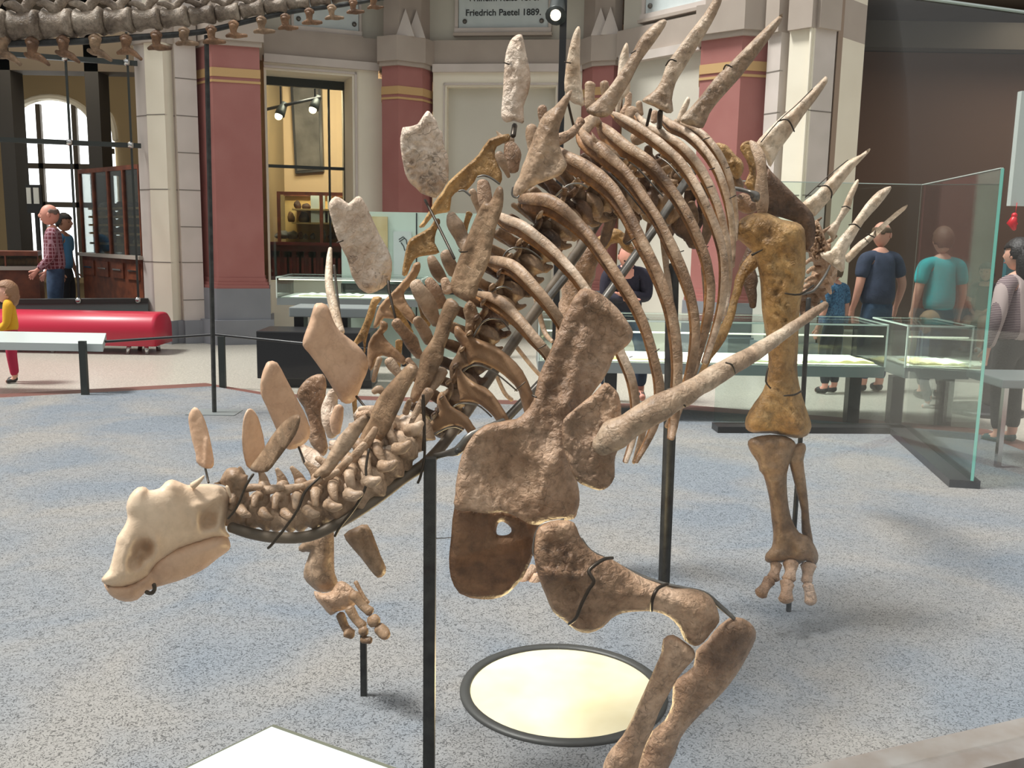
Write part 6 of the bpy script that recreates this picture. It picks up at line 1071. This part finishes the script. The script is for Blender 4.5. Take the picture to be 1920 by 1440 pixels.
tube('shoulder_spike', [(1125, 838, 2.2, 20), (1150, 818, 2.19, 29), (1180, 797, 2.19, 27), (1235, 765, 2.2, 25), (1300, 729, 2.24, 21), (1360, 693, 2.3, 18), (1420, 658, 2.38, 15), (1480, 618, 2.46, 11), (1520, 590, 2.52, 9), (1548, 571, 2.56, 7)], B_SPIKE, SK, n=6, sides=16, lump=.18)
for pts in ([(1361, 680, 2.26, 1.8), (1372, 684, 2.25, 2), (1378, 700, 2.27, 1.8)], [(1268, 748, 2.2, 1.8), (1285, 762, 2.2, 2)], [(998, 741, 2.28, 2.2), (1006, 745, 2.27, 1.8)]):
    tube('wire_binding', pts, M_WIRE, SK, n=3, sides=6)
slab('upper_arm_bone', Z('U', [(330, 85), (400, 50), (470, 45), (530, 60), (560, 130), (600, 190), (660, 240), (740, 265), (830, 320), (920, 370), (1000, 400), (1080, 430), (1180, 430), (1260, 450), (1310, 490), (1340, 560), (1345, 620), (1300, 680), (1260, 730), (1210, 755), (1150, 720), (1120, 650), (1060, 590), (980, 560), (880, 560), (800, 570), (740, 600), (690, 650), (610, 682), (540, 665), (470, 610), (410, 560), (370, 470), (330, 370), (305, 260), (310, 150)]), 2.18, 34, 46, B_GREY, SK, gx=.0003, step=7, rough=8, rf=.15, relief=zr('U', [(460, 160, 90, -8), (500, 450, 70, -24), (390, 350, 560, 375, 36, 14), (600, 600, 80, -6), (1230, 540, 80, 10), (1200, 680, 60, 10), (640, 420, 900, 470, 60, 6)]))
for pts in (Z('U', [(500, 630, 2.1, 3), (540, 595, 2.07, 3.4), (570, 520, 2.06, 3.6), (610, 440, 2.06, 3.6), (640, 390, 2.06, 3.8), (612, 335, 2.07, 3.8), (650, 295, 2.08, 3.8), (700, 265, 2.1, 3.6), (745, 258, 2.14, 3.2)]), Z('U', [(965, 555, 2.13, 3), (970, 490, 2.09, 3.6), (1000, 430, 2.1, 3.6), (1055, 405, 2.14, 3.2)])):
    tube('clamp_wire', pts, M_WIRE, SK, n=4, sides=8)
tube('mount_rod', Z('U', [(570, 150, 2.24, 3), (620, 220, 2.24, 4), (720, 275, 2.24, 5), (860, 345, 2.23, 5), (1000, 395, 2.22, 4), (1120, 425, 2.23, 4), (1260, 455, 2.25, 4), (1350, 530, 2.26, 5), (1430, 600, 2.26, 4)]), M_STEEL, SK, sides=8)
tube('mount_rod', Z('U', [(320, 270, 2.2, 2.5), (300, 220, 2.2, 2.5), (315, 120, 2.2, 2.5), (360, 65, 2.2, 2.5), (470, 42, 2.2, 2.5)]), M_STEEL, SK, sides=8)
slab('ulna', Z('U', [(1320, 665), (1400, 597), (1480, 598), (1540, 645), (1552, 710), (1500, 820), (1440, 920), (1370, 1010), (1280, 1100), (1200, 1180), (1130, 1270), (1100, 1360), (1060, 1440), (1020, 1560), (900, 1590), (880, 1500), (900, 1400), (920, 1330), (970, 1230), (1040, 1170), (1080, 1080), (1085, 980), (1120, 930), (1200, 870), (1215, 780), (1280, 720)]), 2.28, 26, 30, B_GREY, SK, step=7, rough=8, rf=.15, relief=zr('U', [(1440, 680, 90, 9), (1250, 860, 50, -9), (1180, 1000, 1080, 1200, 40, 7)]))
slab('radius_bone', Z('U', [(1030, 715), (1085, 690), (1150, 730), (1200, 770), (1208, 820), (1165, 870), (1115, 930), (1070, 1010), (1010, 1120), (970, 1230), (930, 1310), (900, 1400), (870, 1500), (800, 1560), (700, 1540), (690, 1450), (705, 1390), (740, 1330), (800, 1260), (850, 1170), (900, 1060), (950, 950), (990, 860), (1020, 790)]), 2.2, 20, 22, B_GREY, SK, step=7, rough=7, rf=.16, relief=zr('U', [(1110, 740, 60, 8), (800, 1400, 70, 8), (1000, 940, 900, 1180, 30, 4)]))
toe([[(760, 1570, 2.2, 16), (720, 1620, 2.2, 14)], [(860, 1580, 2.22, 16), (830, 1640, 2.22, 15)], [(960, 1590, 2.26, 16), (950, 1650, 2.26, 15)]], 'U', nm='hand_bone')
# --- far fore limb
slab('upper_arm_bone', Z('Q', [(215, 165), (330, 60), (440, 40), (455, 120), (455, 250), (460, 340), (480, 400), (440, 460), (360, 470), (300, 430), (250, 370), (258, 290), (290, 200), (240, 200)]), 2.82, 20, 26, B_TAN, SK, rough=4, relief=zr('Q', [(330, 420, 70, 7), (380, 250, 60, 5)]))
slab('forearm_bone', Z('Q', [(320, 460), (380, 475), (440, 460), (480, 400), (530, 400), (600, 460), (630, 510), (580, 570), (480, 600), (430, 625), (380, 570), (330, 510)]), 2.78, 20, 26, B_GREY, SK, rough=4)
toe([[(590, 490, 2.74, 12), (640, 550, 2.73, 9), (700, 600, 2.72, 10)], [(560, 580, 2.75, 10), (600, 650, 2.74, 8), (650, 700, 2.73, 10)], [(500, 620, 2.78, 9), (530, 700, 2.78, 8), (570, 750, 2.77, 9)], [(600, 400, 2.8, 4), (650, 490, 2.78, 4), (685, 540, 2.77, 4)],
     [(705, 670, 2.71, 12), (740, 655, 2.7, 12)], [(755, 710, 2.7, 12), (790, 740, 2.69, 13), (810, 765, 2.68, 10)], [(640, 740, 2.72, 10), (665, 725, 2.72, 10)], [(645, 790, 2.72, 7), (700, 795, 2.71, 7)], [(540, 740, 2.76, 9), (580, 765, 2.76, 6)]], 'Q', B_BROWN, 'hand_bone')
slab('shoulder_blade', Z('N', [(600, 70), (660, 20), (740, 5), (765, 80), (745, 250), (755, 400), (775, 500), (745, 560), (690, 520), (640, 440), (650, 350), (610, 230), (560, 150)]), 2.65, 9, 14, B_GREY, SK, rough=3.5, rf=.25, step=4)
for pts, m_ in (([(810, 120, 2.62, 8), (790, 220, 2.62, 14), (780, 330, 2.6, 13), (800, 420, 2.6, 10)], B_PALE), ([(850, 230, 2.55, 10), (830, 320, 2.55, 12), (830, 400, 2.55, 8)], B_SMOOTH), ([(600, 490, 2.6, 6), (650, 560, 2.58, 18), (720, 610, 2.55, 14)], B_PALE), ([(790, 470, 2.5, 5), (840, 480, 2.45, 8)], B_PALE)):
    tube('shoulder_fragment', Z('N', pts), m_, SK, flat=.6, lump=.35)
slab('breast_bone', Z('N', [(880, 1090), (960, 1040), (1040, 1020), (1090, 1120), (1130, 1230), (1165, 1310), (1155, 1360), (1110, 1380), (1060, 1330), (1000, 1250), (930, 1170)]), 2.6, 9, 14, B_BROWN, SK, rough=4, relief=zr('N', [(960, 1080, 1090, 1300, 10, 4), (1010, 1060, 1110, 1240, 10, -5)]))
bm = bmesh.new(); tubew(bm, [at(818, 1009, 2.36), at(833, 1009, 2.34), at(852, 1007, 2.32)], [.0012]*3, 5, 1, None, False); fin('tie_wire', bm, M_STEEL, SK, True)
